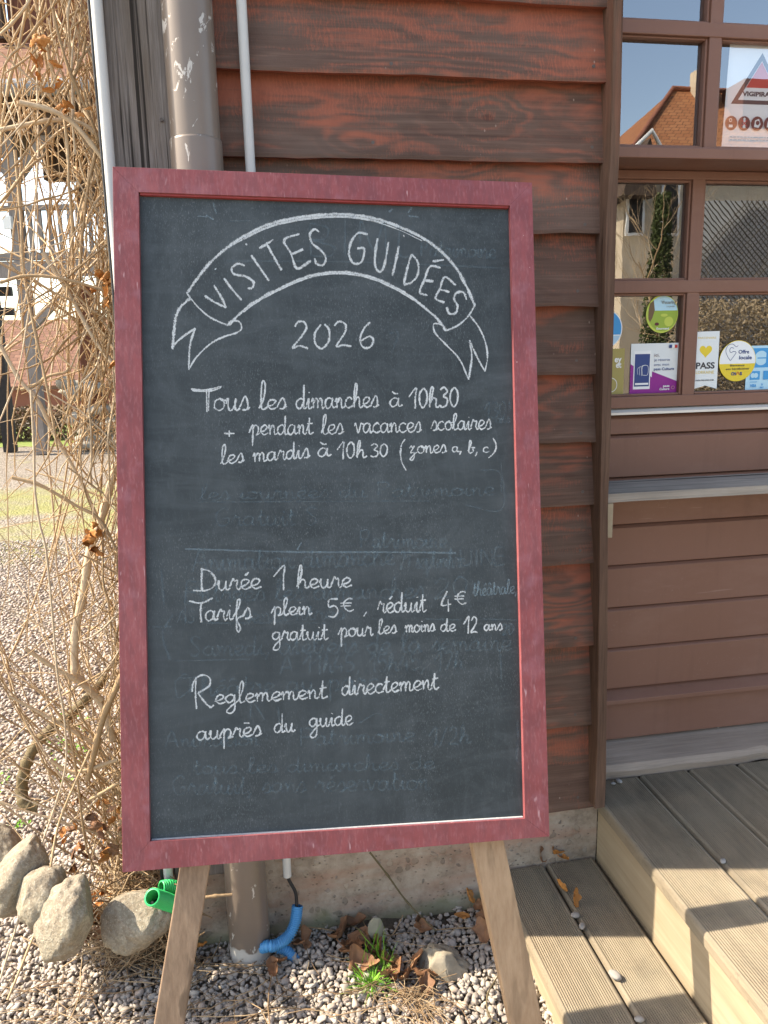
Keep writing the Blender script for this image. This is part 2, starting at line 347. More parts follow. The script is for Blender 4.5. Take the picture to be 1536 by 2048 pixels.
def mat_pebble(name='pebbles', ramp=None):
    t = T(name); co = t.coord('Object'); i = t.island()
    c = t.ramp(i, ramp or [(0, (.22, .195, .18)), (.2, (.40, .345, .285)), (.4, (.48, .425, .36)), (.55, (.32, .28, .245)), (.7, (.42, .365, .31)), (.82, (.48, .36, .28)), (.92, (.33, .305, .285)), (1, (.60, .55, .48))])
    f = t.noise(co, 160, 5, .65); c = t.mix(.32, c, t.mix(f, (.20, .17, .145), (.48, .42, .36)), 'MIX'); t.col(c); t.rough(.75, .3); t.bump(f, .25, .003); return t.m
M['peb'] = mat_pebble()
M['pebg'] = mat_pebble('grey_pebble', [(0, (.21, .20, .19)), (1, (.26, .25, .235))])
def mat_ground():
    t = T('gravel_yard'); co = t.coord('Object'); v = t.n('TexVoronoi'); v.inputs['Scale'].default_value = 48; t.l(co, v.inputs['Vector'])
    hs = t.n('SeparateXYZ'); t.l(v.outputs['Color'], hs.inputs[0])
    c = t.ramp(hs.outputs['X'], [(0, (.19, .165, .14)), (.4, (.33, .285, .235)), (.75, (.40, .35, .30)), (1, (.47, .42, .37))])
    c = t.mix(t.ramp(v.outputs['Distance'], [(.3, 0.0), (.62, .75)]), c, (.12, .095, .07))
    soil = t.noise(co, 1.1, 7, .65); xyz = t.n('SeparateXYZ'); t.l(t.tc.outputs['Object'], xyz.inputs[0])
    near = t.ramp(t.math('MULTIPLY', xyz.outputs['Y'], .07), [(.0, 0.0), (.36, .0), (.45, .22), (.63, .26), (.70, 0.0)])
    ms = t.ramp(t.math('ADD', soil, near), [(.60, 0.0), (.80, .75)]); c = t.mix(ms, c, t.mix(t.noise(co, 20, 4), (.19, .20, .05), (.30, .29, .10)))
    t.col(c); t.rough(.95, .15); t.bump(t.math('SUBTRACT', 1.0, v.outputs['Distance']), .8, .02); return t.m
M['ground'] = mat_ground()
M['soil'] = simple('dark_damp_soil', (.085, .066, .047), .95, .7, 160, 1.0)
def mat_boulder():
    t = T('pale_granite_boulder'); co = t.coord('Object'); n = t.noise(co, 14, 8, .7); n2 = t.noise(co, 90, 5, .65)
    c = t.ramp(n, [(.3, (.18, .15, .112)), (.52, (.30, .26, .20)), (.72, (.40, .355, .285))]); c = t.mix(t.ramp(n2, [(.42, .75), (.55, 0.0)]), c, (.20, .16, .115))
    c = t.mix(t.ramp(t.noise(co, 260, 3, .6), [(.56, 0.0), (.68, .6)]), c, (.50, .45, .37))
    c = t.mix(t.ramp(t.noise(co, 5, 4), [(.5, 0.0), (.7, .3)]), c, (.30, .28, .19)); t.col(c); t.rough(.9, .2); t.bump(t.mix(.5, n, n2), .9, .012); return t.m
M['boulder'] = mat_boulder()
M['rock'] = simple('mossy_rough_rock', (.27, .235, .18), .9, .6, 45, 1.0)
M['flat'] = simple('grey_green_flat_stone', (.235, .225, .17), .8, .25, 40, .3)
def mat_vine(name, a, b, c3, axis_bump=.4):
    t = T(name); i = t.island(); co = t.coord('Object'); f = t.noise(co, 120, 4); c = t.ramp(i, [(0, a), (.5, b), (1, c3)])
    c = t.mix(t.math('MULTIPLY', f, .6), c, tuple(np.array(a) * .55)); t.col(c); t.rough(.75, .25); t.bump(f, axis_bump, .003); return t.m
M['vine'] = mat_vine('dry_vine_stems', (.36, .235, .125), (.54, .39, .235), (.66, .54, .39))
M['twig'] = mat_vine('thin_dry_twigs', (.42, .26, .12), (.56, .39, .22), (.64, .51, .36))
M['straw'] = mat_vine('dry_straw', (.17, .105, .06), (.36, .24, .135), (.50, .38, .24))
M['bark'] = mat_vine('mossy_vine_bark', (.15, .115, .06), (.17, .13, .07), (.19, .15, .08), .9)
def mat_leaf(name, a, b):
    t = T(name); co = t.coord('Object'); f = t.noise(co, 60, 5, .65); oi = t.n('ObjectInfo')
    c = t.mix(f, a, b); c = t.mix(t.math('MULTIPLY', oi.outputs['Random'], .5), c, tuple(np.array(a) * .7)); t.col(c); t.rough(.65, .3)
    t.bump(f, .4, .003); return t.m
M['leaf'] = mat_leaf('dry_brown_leaf', (.14, .062, .03), (.36, .185, .095))
M['leaf_o'] = mat_leaf('dry_orange_leaf', (.34, .12, .03), (.58, .27, .075))
M['pvc_w'] = simple('white_plastic_conduit', (.52, .52, .50), .4, .06, 30, .03, .4)
M['cable'] = simple('black_cable_rubber', (.02, .02, .022), .5, .2, 60, .05, .4)
M['blue_h'] = simple('blue_corrugated_plastic', (.055, .265, .52), .42, .15, 60, .03, .45)
M['green_h'] = simple('green_corrugated_plastic', (.02, .52, .15), .4, .1, 60, .03, .45)
def mat_pipe():
    t = T('taupe_downpipe_paint'); co = t.coord('Object'); n = t.noise(co, 14, 5); c = t.mix(n, (.155, .120, .096), (.195, .155, .124))
    chip = t.noise(t.coord('Object', (1, 1, .5), (0, 0, 1.15)), 27, 6, .65, 1.2); xyz = t.n('SeparateXYZ'); t.l(t.tc.outputs['Object'], xyz.inputs[0])
    band = t.ramp(t.math('MULTIPLY', xyz.outputs['Z'], .4), [(.0, .085), (.16, .08), (.2, .0), (.70, .0), (.735, .11), (.755, .05), (.78, .13), (.85, .11), (.90, .03)])
    cm = t.ramp(t.math('ADD', chip, band), [(.70, 0.0), (.715, 1.0)])
    bs = t.ramp(t.math('ADD', t.math('MULTIPLY', xyz.outputs['Z'], 6.0), t.math('MULTIPLY', t.noise(co, 20, 3), .35)), [(.42, 1.0), (.45, 0.0)])
    mk = t.math('MAXIMUM', cm, bs); c = t.mix(mk, c, t.mix(t.noise(co, 40, 3), (.38, .36, .33), (.56, .53, .49))); t.col(c); t.rough(.36, .55); t.bump(t.math('SUBTRACT', 1.0, mk), .3, .002); return t.m
M['pipe'] = mat_pipe()
M['white_strip'] = simple('white_metal_strip', (.72, .66, .58), .4, .08, 30, .02, .4)
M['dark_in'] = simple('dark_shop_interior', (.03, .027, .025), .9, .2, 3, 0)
def mat_glass(name, wav):
    t = T(name); t.t.nodes.remove(t.b); out = [k for k in t.t.nodes if k.type == 'OUTPUT_MATERIAL'][0]
    tr = t.n('BsdfTransparent'); tr.inputs[0].default_value = (.97, .98, .98, 1); gl = t.n('BsdfGlossy'); gl.inputs['Roughness'].default_value = 0.0
    gl.inputs[0].default_value = (.95, .97, 1, 1); mx = t.n('MixShader'); lw = t.n('LayerWeight'); lw.inputs[0].default_value = .5
    fac = t.ramp(lw.outputs['Facing'], [(0, .25), (.5, .32), (1, 1.0)]); t.l(fac, mx.inputs[0]); t.l(tr.outputs[0], mx.inputs[1]); t.l(gl.outputs[0], mx.inputs[2]); t.l(mx.outputs[0], out.inputs[0])
    co = t.coord('Object'); b = t.n('Bump'); b.inputs['Strength'].default_value = wav; b.inputs['Distance'].default_value = .004; t.l(t.noise(co, 9, 2), b.inputs['Height']); t.l(b.outputs[0], gl.inputs['Normal'])
    return t.m
M['glass'] = mat_glass('window_glass', .006); M['glass_old'] = mat_glass('wavy_window_glass', .022)
def mat_tiles(name, a, b, sx=5.0, sz=6.0):
    t = T(name); uv = t.n('UVMap'); uv.uv_map = 'UVMap'; br = t.n('TexBrick'); t.l(uv.outputs[0], br.inputs['Vector'])
    br.inputs['Scale'].default_value = 1; br.inputs['Brick Width'].default_value = 1 / sx; br.inputs['Row Height'].default_value = 1 / sz
    br.inputs['Color1'].default_value = (*a, 1); br.inputs['Color2'].default_value = (*b, 1); br.inputs['Mortar'].default_value = (*(np.array(a) * .3), 1); br.inputs['Mortar Size'].default_value = .012
    n = t.noise(t.coord('Object'), 4, 6, .7); c = t.mix(.35, br.outputs['Color'], t.mix(n, tuple(np.array(a) * .6), tuple(np.array(b) * 1.2))); t.col(c); t.rough(.85, .2)
    sep = t.n('SeparateXYZ'); t.l(uv.outputs[0], sep.inputs[0]); saw = t.math('FRACT', t.math('MULTIPLY', sep.outputs['Y'], sz)); t.bump(t.math('SUBTRACT', 1.0, saw), .9, .05); return t.m
M['tile_o'] = mat_tiles('orange_roof_tiles', (.30, .115, .05), (.42, .19, .09))
M['tile_r'] = mat_tiles('weathered_red_tiles', (.13, .060, .038), (.24, .125, .082), 4.5, 4.5)
M['zinc'] = simple('zinc_gutter', (.20, .21, .22), .4, .2, 4, 0, .5)
M['cream'] = simple('cream_render', (.55, .46, .34), .9, .15, 3, .2)
M['pinkw'] = simple('pink_render', (.50, .34, .30), .9, .12, 3, .2)
M['whitep'] = simple('white_wood_paint', (.75, .75, .72), .5, .05, 10, .05)
M['blackp'] = simple('black_stained_post', (.022, .019, .018), .7, .4, 20, .2)
M['stonew'] = simple('rubble_stone', (.30, .27, .22), .9, .5, 6, .8)
M['lattice'] = wood('grey_lattice_wood', (.22, .22, .22), (.40, .41, .42), 2, 25, .1, .3, .85)
M['ivy'] = mat_leaf('ivy_leaves', (.035, .055, .015), (.10, .12, .03))
M['hedge'] = mat_leaf('dry_hedge_leaves', (.13, .085, .05), (.30, .21, .13))
M['hedge2'] = mat_leaf('pale_dry_hedge', (.22, .16, .09), (.42, .33, .21))
M['grass'] = mat_leaf('fresh_green_grass', (.10, .30, .02), (.22, .48, .05))
M['brick'] = simple('sandy_paver', (.42, .265, .155), .9, .3, 60, .4)
M['nail'] = simple('dull_nail', (.10, .08, .07), .5, .3, 50, 0)
def flat(name, c, rough=.5): return simple(name, c, rough, .03, 20, 0)

# ------------------------------------------------------------------ setting
g = MB(); xs = np.concatenate([np.linspace(-300, -8, 8), np.linspace(-6, 6, 9), np.linspace(8, 300, 8)])
for i in range(len(xs) - 1):
    for j in range(len(xs) - 1):
        x0, x1, y0, y1 = xs[i], xs[i + 1], xs[j], xs[j + 1]
        g.face([(x0, y0, -.012), (x1, y0, -.012), (x1, y1, -.012), (x0, y1, -.012)])
structure(g.build('ground', M['ground']))
so_ = MB(); N_ = 40
sx, sy = np.linspace(.12, .60, N_), np.linspace(1.52, 1.70, 14)
zz = lambda x, y: -.010 + .045 * min(1, max(0, (x - .12) / .15)) * max(0, (y - 1.56) / .14) ** 1.5 * (.55 + .45 * math.sin(x * 9 + 1)) + .006 * mnoise.noise((x * 14, y * 14, 0))
for i in range(N_ - 1):
    for j in range(13):
        so_.face([(sx[a], sy[b], zz(sx[a], sy[b])) for a, b in ((i, j), (i + 1, j), (i + 1, j + 1), (i, j + 1))], smooth=True)
structure(so_.build('soil', M['soil']))

# gravel: tens of thousands of stones nobody could count
def ico(sub):
    bm = bmesh.new(); bmesh.ops.create_icosphere(bm, subdivisions=sub, radius=1); v = np.array([q.co[:] for q in bm.verts]); f = np.array([[q.index for q in p.verts] for p in bm.faces]); bm.free(); return v, f
def pebble_mesh(name, P, R, sub, mat, flat_=.72):
    bv, bf = ico(sub); nv = len(bv); K = 14; var = []
    for k in range(K):
        d = np.array([1 + .28 * mnoise.noise(Vector(q) * 1.1 + Vector((k * 7.3, 0, 0))) + .14 * mnoise.noise(Vector(q) * 2.6 + Vector((0, k * 5.1, 0))) for q in bv]); v = bv * d[:, None]
        for _ in range(7):                                     # a few broken faces
            n = rng.normal(size=3); n /= np.linalg.norm(n); h = rng.uniform(.5, .82); s = v @ n; v = v - np.where(s > h, s - h, 0)[:, None] * n
        var.append(v)
    var = np.array(var); n = len(P); sc = R[:, None] * rng.uniform(.72, 1.3, (n, 3)) * np.array([1.12, 1.0, flat_])
    V = var[rng.integers(0, K, n)] * sc[:, None, :]
    a = rng.uniform(0, 2 * np.pi, n); ax, ay = rng.normal(0, .4, n), rng.normal(0, .4, n)
    def rot(V, a, i, j):
        c, s = np.cos(a)[:, None], np.sin(a)[:, None]; A, B = V[:, :, i].copy(), V[:, :, j].copy(); V[:, :, i] = c * A - s * B; V[:, :, j] = s * A + c * B
    rot(V, ax, 1, 2); rot(V, ay, 0, 2); rot(V, a, 0, 1)
    V += P[:, None, :]; Fc = bf[None] + (np.arange(n) * nv)[:, None, None]
    return np_mesh(name, V.reshape(-1, 3), Fc.reshape(-1, 3), mat)
def scatter(x0, x1, y0, y1, sp, keep=lambda x, y: True):
    X, Y = np.meshgrid(np.arange(x0, x1, sp), np.arange(y0, y1, sp)); X = X + rng.uniform(-.45, .45, X.shape) * sp; Y = Y + rng.uniform(-.45, .45, Y.shape) * sp
    k = np.array([keep(a, b) for a, b in zip(X.ravel(), Y.ravel())]); return np.stack([X.ravel()[k], Y.ravel()[k]], 1)
def okg(x, y):
    if x > .60: return False
    if x > -.25 and y > 1.69: return False
    if y > 1.62 and x > .20: return random.random() < max(.3, 1 - (y - 1.62) / .08)
    return True
P1 = scatter(-1.15, .62, .95, 1.72, .0108, okg); P1b = scatter(-1.15, .62, .95, 1.66, .023, okg); P2 = scatter(-1.5, -.24, 1.72, 2.7, .0145)
R1 = rng.uniform(.0034, .0080, len(P1)); R1b = rng.uniform(.0060, .0108, len(P1b)); R2 = rng.uniform(.0045, .0092, len(P2))
PP = np.concatenate([P1, P1b, P2]); RR = np.concatenate([R1, R1b, R2])
ZZ = np.array([max(0, zz(x, y)) if (.12 < x < .6 and y > 1.53) else 0 for x, y in PP]) + np.concatenate([R1 * rng.uniform(.1, .7, len(P1)), R1b * rng.uniform(.5, 1.1, len(P1b)), R2 * rng.uniform(.0, .7, len(P2))])
gv = pebble_mesh('gravel', np.column_stack([PP, ZZ]), RR, 2, M['peb']); stuff(gv); gv['label'] = 'loose pale grey and pinkish gravel stones covering the yard'
P3 = scatter(-3.0, -.30, 2.7, 6.5, .024, lambda x, y: random.random() < (1 if y < 4.2 else .75) and x < -.10 * y - .02 and x > -.47 * y); R3 = rng.uniform(.007, .013, len(P3))
gf = pebble_mesh('gravel', np.column_stack([P3, R3 * .25]), R3, 1, M['peb']); stuff(gf); gf['label'] = 'finer looking gravel farther back in the sunlit yard'

# ------------------------------------------------------------------ the timber building
bld = thing('timber_building', 'timber building with lapped red brown boards and a brown shopfront window behind the chalkboard', 'building', (0.3, 1.70, 0))
# lapped boards, each with its own uneven lower edge; lower edges measured on the right-hand end
bottoms = [float(Yp(1200, y, 1.668)[2]) for y in (1614, 1450, 1287, 1126, 1009, 882, 748, 612, 468, 325, 165, 12)]
bottoms += [bottoms[-1] + .155 * k for k in (1, 2, 3, 4, 5, 6, 7)]
paintv = [.18, .24, .30, .34, .16, .24, .26, .18, .32, .46, .60, .55, .6, .6, .6, .6, .6, .6, .6]
ends = [float(Yp(px, py, 1.666)[0]) for px, py in ((1190, 1614), (1195, 1450), (1192, 1287), (1195, 1126), (1194, 1009), (1195, 882), (1201, 748), (1204, 612), (1209, 468), (1217, 325), (1221, 165), (1226, 12))]
cl = MB(); pv = []; bv_ = []
for k, zb in enumerate(bottoms[:-1]):
    zt = bottoms[k + 1] + .035; xe = ends[k] if k < len(ends) else .803; x0 = -.031; NS = 64; sd = k * 13.7
    yb = 1.668 + .004 * math.sin(k * 2.3); yt = 1.702
    def wob(x): return .0035 * mnoise.noise((x * 4 + sd, 0, 0)) + .0018 * mnoise.noise((x * 17 + sd, 1, 0)) - (.010 if k in (5, 7) else .0) * max(0, (x - .74) / .07) * .4
    X = np.linspace(x0, xe, NS + 1); rows = [0, .04, .25, .5, .75, 1]; G = []
    for r in rows:
        G.append([(x, yb + (yt - yb) * r + (.002 if r == 0 else 0) + .0012 * mnoise.noise((x * 5, r * 2, sd)), zb + (zt - zb) * r + (wob(x) if r < .2 else 0)) for x in X])
    nfb = len(cl.f)
    for r in range(len(rows) - 1):
        for i in range(NS):
            vv = lambda rr: (rows[rr])
            cl.face([G[r][i], G[r][i + 1], G[r + 1][i + 1], G[r + 1][i]], [(X[i] + .001, vv(r)), (X[i + 1] + .001, vv(r)), (X[i + 1] + .001, vv(r + 1)), (X[i] + .001, vv(r + 1))], smooth=False)
    th = .024
    for i in range(NS):                                       # underside
        a, b = G[0][i], G[0][i + 1]; cl.face([(a[0], a[1] + th, a[2] + .004), (b[0], b[1] + th, b[2] + .004), b, a], [(X[i], .95)] * 4)
    e = [G[r][NS] for r in range(len(rows))]
    for r in range(len(rows) - 1):                            # right-hand end grain
        a, b = e[r], e[r + 1]; cl.face([a, (a[0], a[1] + th, a[2]), (b[0], b[1] + th, b[2]), b], [(xe, .6)] * 4)
    pv += [paintv[k]] * (len(cl.f) - nfb); bv_ += [k + 1] * (len(cl.f) - nfb)
clo = cl.build('cladding', M['clad'], bld)
at = clo.data.attributes.new('paint', 'FLOAT', 'FACE'); at.data.foreach_set('value', pv)
at = clo.data.attributes.new('board', 'FLOAT', 'FACE'); at.data.foreach_set('value', [3.17 * q for q in bv_])
mg = clo.modifiers.new('weld', 'WELD'); mg.merge_threshold = .0001
# corner post, side wall, backing, foundation
px0, px1 = float(Yp(212, 200, 1.655)[0]), float(Yp(341, 200, 1.655)[0])
p = MB(); p.box(px0, px1, 1.655, 1.80, float(Yp(420, 1752, 1.655)[2]), 3.2); p.build('corner_post', M['post'], bld, .004)
p = MB(); p.box(px1 + .004, .82, 1.712, 1.76, .24, 3.2); p.build('backing_board', M['tim'], bld)
p = MB(); p.box(px0 + .004, px0 + .10, 1.802, 6.0, .0, 3.2); p.build('side_wall', M['timr'], bld)
f = MB(); NX, NZ = 46, 14
def fy(x, z): return 1.697 + .006 * mnoise.noise((x * 9, z * 9, 3)) - .010 * max(0, (.08 - z) / .08)
fx, fz = np.linspace(px0 - .0, .834, NX), np.linspace(-.05, .262, NZ)
for i in range(NX - 1):
    for j in range(NZ - 1): f.face([(fx[a], fy(fx[a], fz[b]), fz[b]) for a, b in ((i, j), (i + 1, j), (i + 1, j + 1), (i, j + 1))], smooth=True)
f.face([(px0, 1.697, .262), (.834, 1.697, .262), (.834, 1.76, .262), (px0, 1.76, .262)])
f.build('foundation', M['conc'], bld)
# trim board at the end of the cladding
TRq = [(1567, 1191, 1212), (1490, 1194, 1212), (1285, 1197, 1215), (1000, 1200, 1216), (850, 1203, 1222), (565, 1209, 1229), (470, 1211, 1232), (300, 1221, 1239), (0, 1228, 1247)]
TRA = [float(Yp(a, y, 1.634)[0]) for y, a, b in TRq]; TRB = [float(Yp(b, y, 1.634)[0]) for y, a, b in TRq]; TRZ = [float(Yp(a, y, 1.634)[2]) for y, a, b in TRq]
tm = MB(); TZ = np.linspace(.275, 3.2, 70); pr = []
for z in TZ:
    wv = .0022 * mnoise.noise((z * 5, 0, 8)); xa = float(np.interp(z, TRZ, TRA)); xb = float(np.interp(z, TRZ, TRB)) + wv
    pr.append([(xa + wv * .6 + .001, 1.633 + wv * .5, z), (xb, 1.634, z), (xb + .012, 1.80, z), (xa + wv * .6 + .012, 1.80, z), (xa + wv * .6, 1.635, z)])
for a, b in zip(pr[:-1], pr[1:]):
    for i in range(5): j = (i + 1) % 5; tm.face([a[i], a[j], b[j], b[i]])
tm.face(pr[0][::-1]); tm.face(pr[-1]); tm.build('trim_board', M['trim'], bld)
# shopfront below the window
XS0, XS1 = .838, 2.6
pan = MB(); gz = [1.186, 1.073, .945, .833, .714, .597, .477]
pan.box(XS0, XS1, 1.885, 1.93, .30, 1.252)
pan.build('shop_panelling_back', M['brown'], bld)
pan = MB(); ed = [1.236, 1.186, 1.073, .945, .833, .714, .597, .477]
for hi, lo in zip(ed[:-1], ed[1:]):
    pan.prism([(XS0, 1.868, lo + .001), (XS0, 1.868, hi - .010), (XS0, 1.876, hi - .004), (XS0, 1.884, hi - .001), (XS0, 1.884, lo + .001)], (XS1 - XS0, 0, 0))
pan.build('shop_panelling', M['brown'], bld, .0015)
pan = MB(); pan.prism([(XS0, 1.862, .444), (XS0, 1.848, .440), (XS0, 1.884, .472), (XS0, 1.884, .440)][:0] or [(XS0, 1.845, .440), (XS0, 1.845, .452), (XS0, 1.884, .474), (XS0, 1.884, .440)], (XS1 - XS0, 0, 0)); pan.build('drip_bead', M['brown'], bld, .001)
pan = MB(); pan.box(XS0, XS1, 1.866, 1.884, .325, .438); pan.build('skirting', M['brown'], bld, .002)
pan = MB(); pan.prism([(XS0, 1.852, 1.238), (XS0, 1.852, 1.244), (XS0, 1.886, 1.253), (XS0, 1.886, 1.238)], (XS1 - XS0, 0, 0)); pan.build('sill_strip', M['white_strip'], bld)
sh = MB(); NSH = 50; X = np.linspace(XS0 - .004, XS1, NSH)
for i in range(NSH - 1):
    w0, w1 = [.003 * mnoise.noise((q * 7, 0, 5)) for q in (X[i], X[i + 1])]
    a = [(X[i], 1.700 + w0, 1.042 + w0 * .4), (X[i], 1.700 + w0, 1.063), (X[i], 1.866, 1.065), (X[i], 1.866, 1.042)]
    b = [(X[i + 1], 1.700 + w1, 1.042 + w1 * .4), (X[i + 1], 1.700 + w1, 1.063), (X[i + 1], 1.866, 1.065), (X[i + 1], 1.866, 1.042)]
    for k in range(4): sh.face([a[k], b[k], b[(k + 1) % 4], a[(k + 1) % 4]])
    if i == 0: sh.face(a)
sh.build('shelf', M['shelf'], bld)
br = MB(); br.box(XS0 - .003, XS0 + .012, 1.70, 1.86, .955, 1.040); br.build('shelf_bracket', M['riser'], bld, .001)
th = MB(); X = np.linspace(.830, 2.6, 60)
def tf(x): return 1.765 + .004 * mnoise.noise((x * 8, 2, 0)) + .012 * math.exp(-((x - 1.36) / .03) ** 2)
for i in range(59):
    a = [(X[i], tf(X[i]) + .004, .262), (X[i], tf(X[i]), .285 + .002 * math.sin(X[i] * 30)), (X[i], tf(X[i]) + .012, .300), (X[i], 1.90, .322), (X[i], 1.90, .26)]; i2 = i + 1
    b = [(X[i2], tf(X[i2]) + .004, .262), (X[i2], tf(X[i2]), .285 + .002 * math.sin(X[i2] * 30)), (X[i2], tf(X[i2]) + .012, .300), (X[i2], 1.90, .322), (X[i2], 1.90, .26)]
    for k in range(5): th.face([a[k], b[k], b[(k + 1) % 5], a[(k + 1) % 5]], smooth=False)
th.face([(.830, 1.765, .262), (.830, 1.90, .262), (.830, 1.90, .322), (.830, 1.765, .30)]); th.build('threshold_plank', M['thr'], bld)
# window: lower lights set back, upper lights standing about 10 cm proud on a transom
win = MB(); B = win.box
yl0, yl1 = 1.868, 1.915
XM = [(.838, .866), (1.117, 1.150), (1.445, 1.478), (1.773, 1.806), (2.10, 2.6)]
for a, b in XM: B(a, b, yl0 + .004, yl1, 1.2535, 1.83)
B(.866, 2.10, yl0, yl1 - .001, 1.2535, 1.283); B(.866, 2.10, yl0 + .002, yl1 - .001, 1.541, 1.572); B(.866, 2.10, yl0 + .002, yl1 - .001, 1.812, 1.832)
beads = []
for (a, b), (c, d) in zip(XM[:-1], XM[1:]):
    for z0, z1 in ((1.283, 1.541), (1.572, 1.812)):
        for q in ((b, b + .006, z0, z1), (c - .006, c, z0, z1)): B(q[0], q[1], 1.878, 1.893, q[2], q[3])
        for q in ((z0, z0 + .006), (z1 - .006, z1)): B(b + .006, c - .006, 1.878, 1.893, q[0], q[1])
wlow = win.build('shop_window', M['brown'], bld, .0018); wlow['label'] = 'lower set-back lights of the shop window'
win = MB(); B = win.box; yu0, yu1 = 1.772, 1.82
XU = [(.838, .855), (1.082, 1.112), (1.405, 1.435), (1.733, 1.763), (2.10, 2.6)]
for a, b in XU: B(a, b, yu0 + .004, yu1, 1.8565, 2.62)
B(.838, 2.6, 1.760, 1.90, 1.833, 1.856)
B(.855, 2.10, yu0 + .001, yu1 - .001, 1.8565, 1.862); B(.855, 2.10, yu0 + .002, yu1 - .001, 2.096, 2.126); B(.855, 2.10, yu0 + .002, yu1 - .001, 2.372, 2.402); B(.838, 2.6, yu0 - .004, 1.93, 2.62, 3.2)
for (a, b), (c, d) in zip(XU[:-1], XU[1:]):
    for z0, z1 in ((1.862, 2.096), (2.126, 2.372), (2.402, 2.62)):
        for q in ((b, b + .006, z0, z1), (c - .006, c, z0, z1)): B(q[0], q[1], 1.782, 1.798, q[2], q[3])
        for q in ((z0, z0 + .005), (z1 - .005, z1)): B(b + .006, c - .006, 1.782, 1.798, q[0], q[1])
wup = win.build('shop_window', M['brown'], bld, .0018); wup['label'] = 'upper projecting lights of the shop window'
for w, XX, rows, y, mat in ((wlow, XM, ((1.283, 1.541), (1.572, 1.812)), 1.8935, 'glass_old'), (wup, XU, ((1.862, 2.096), (2.126, 2.372), (2.402, 2.62)), 1.7985, 'glass')):
    for (a, b), (c, d) in zip(XX[:-1], XX[1:]):
        for z0, z1 in rows:
            q = MB(); q.face([(b, y, z0), (c, y, z0), (c, y, z1), (b, y, z1)]); q.build('pane', M[mat], w)
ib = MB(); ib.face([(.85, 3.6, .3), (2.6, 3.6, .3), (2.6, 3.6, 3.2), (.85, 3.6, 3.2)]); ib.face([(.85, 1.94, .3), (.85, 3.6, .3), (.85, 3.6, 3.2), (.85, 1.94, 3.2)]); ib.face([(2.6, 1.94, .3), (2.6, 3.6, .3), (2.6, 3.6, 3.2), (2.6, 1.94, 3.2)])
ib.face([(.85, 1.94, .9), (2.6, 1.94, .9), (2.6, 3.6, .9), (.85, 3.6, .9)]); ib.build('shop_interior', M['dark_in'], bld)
rf = MB(); rf.box(px0 - .02, 2.62, 1.66, 6.02, 3.2, 3.3); rf.build('roof', M['tim'], bld)
sw = MB(); sw.box(2.605, 2.70, 1.76, 6.0, 0, 3.2); sw.build('side_wall', M['timr'], bld)
nl = MB()
for x, y in ((323, 240),):
    q = Yp(x, y, 1.653); nl.tube([q + np.array([0, .002, 0]), q - np.array([0, .003, 0])], .0035, 8)
nl.build('nail', M['nail'], bld)
for k, zb in enumerate(bottoms[:12]):
    for xn in (ends[k] - .045 + .012 * math.sin(k * 5.1), .30 + .02 * math.sin(k * 3.3)):
        zn = zb + .028 + .008 * math.sin(k * 2.1 + xn * 9); nl = MB(); yn = 1.668 + .004 * math.sin(k * 2.3) + .034 * (zn - zb) / (bottoms[k + 1] + .035 - zb); nl.tube([(xn, yn - .0012, zn), (xn, yn + .003, zn)], .0036, 10); nl.build('nail', M['nail'], bld)

# ------------------------------------------------------------------ deck and step
def plank(mb, x0, x1, y0, y1, zt, th, ribs, edge=.004):
    n = ribs; prof = [(x0 + .001, zt - th), (x0, zt - th + .002), (x0, zt - .010), (x0 + .003, zt - .003), (x0 + .008, zt)]
    w = (x1 - x0 - .020) / n
    for k in range(n):
        a = x0 + .010 + k * w; prof += [(a, zt - .0002), (a + w * .28, zt - .0022), (a + w * .5, zt - .0022), (a + w * .78, zt - .0002)]
    prof += [(x1 - .008, zt), (x1 - .003, zt - .003), (x1, zt - .010), (x1, zt - th + .002), (x1 - .001, zt - th)]
    mb.prism([(x, y0, z) for x, z in prof], (0, y1 - y0, 0))
dk = thing('wooden_deck', 'raised deck of grooved grey brown planks at the shopfront, right of the chalkboard', 'deck', (1.4, 1.4, 0))
xe = [.823, .984, 1.130, 1.277, 1.424, 1.571, 1.718, 1.865, 2.012, 2.159, 2.306]
for a, b in zip(xe[:-1], xe[1:]):
    m = MB(); plank(m, a + .0025, b - .0025, .30, 1.763 if a > .83 else 1.76, .268, .030, 24); m.build('plank', M['deck'], dk)
m = MB(); m.box(.834, .856, .30, 1.694, -.01, .2365); m.build('riser', M['riser'], dk, .002)
for q_ in ((.87, 2.30, .302, .33, -.01, .2365), (.87, 2.30, 1.66, 1.70, .15, .236)): m = MB(); m.box(*q_); m.build('joist', M['tim'], dk)
stp = thing('wooden_step', 'lower wooden step of two grooved planks beside the deck, leaf and gravel on it', 'step', (.69, 1.4, 0))
for a, b in ((.552, .688), (.6925, .826)):
    m = MB(); plank(m, a, b, .30, 1.688, .094, .028, 22); m.build('plank', M['deck'], stp)
m = MB(); m.box(.562, .584, .30, 1.684, -.02, .0655); m.build('riser', M['riser'], stp, .002)
for q_ in ((.59, .83, 1.655, 1.683, -.02, .0652), (.59, .83, .302, .33, -.02, .0652)): m = MB(); m.box(*q_); m.build('joist', M['tim'], stp)

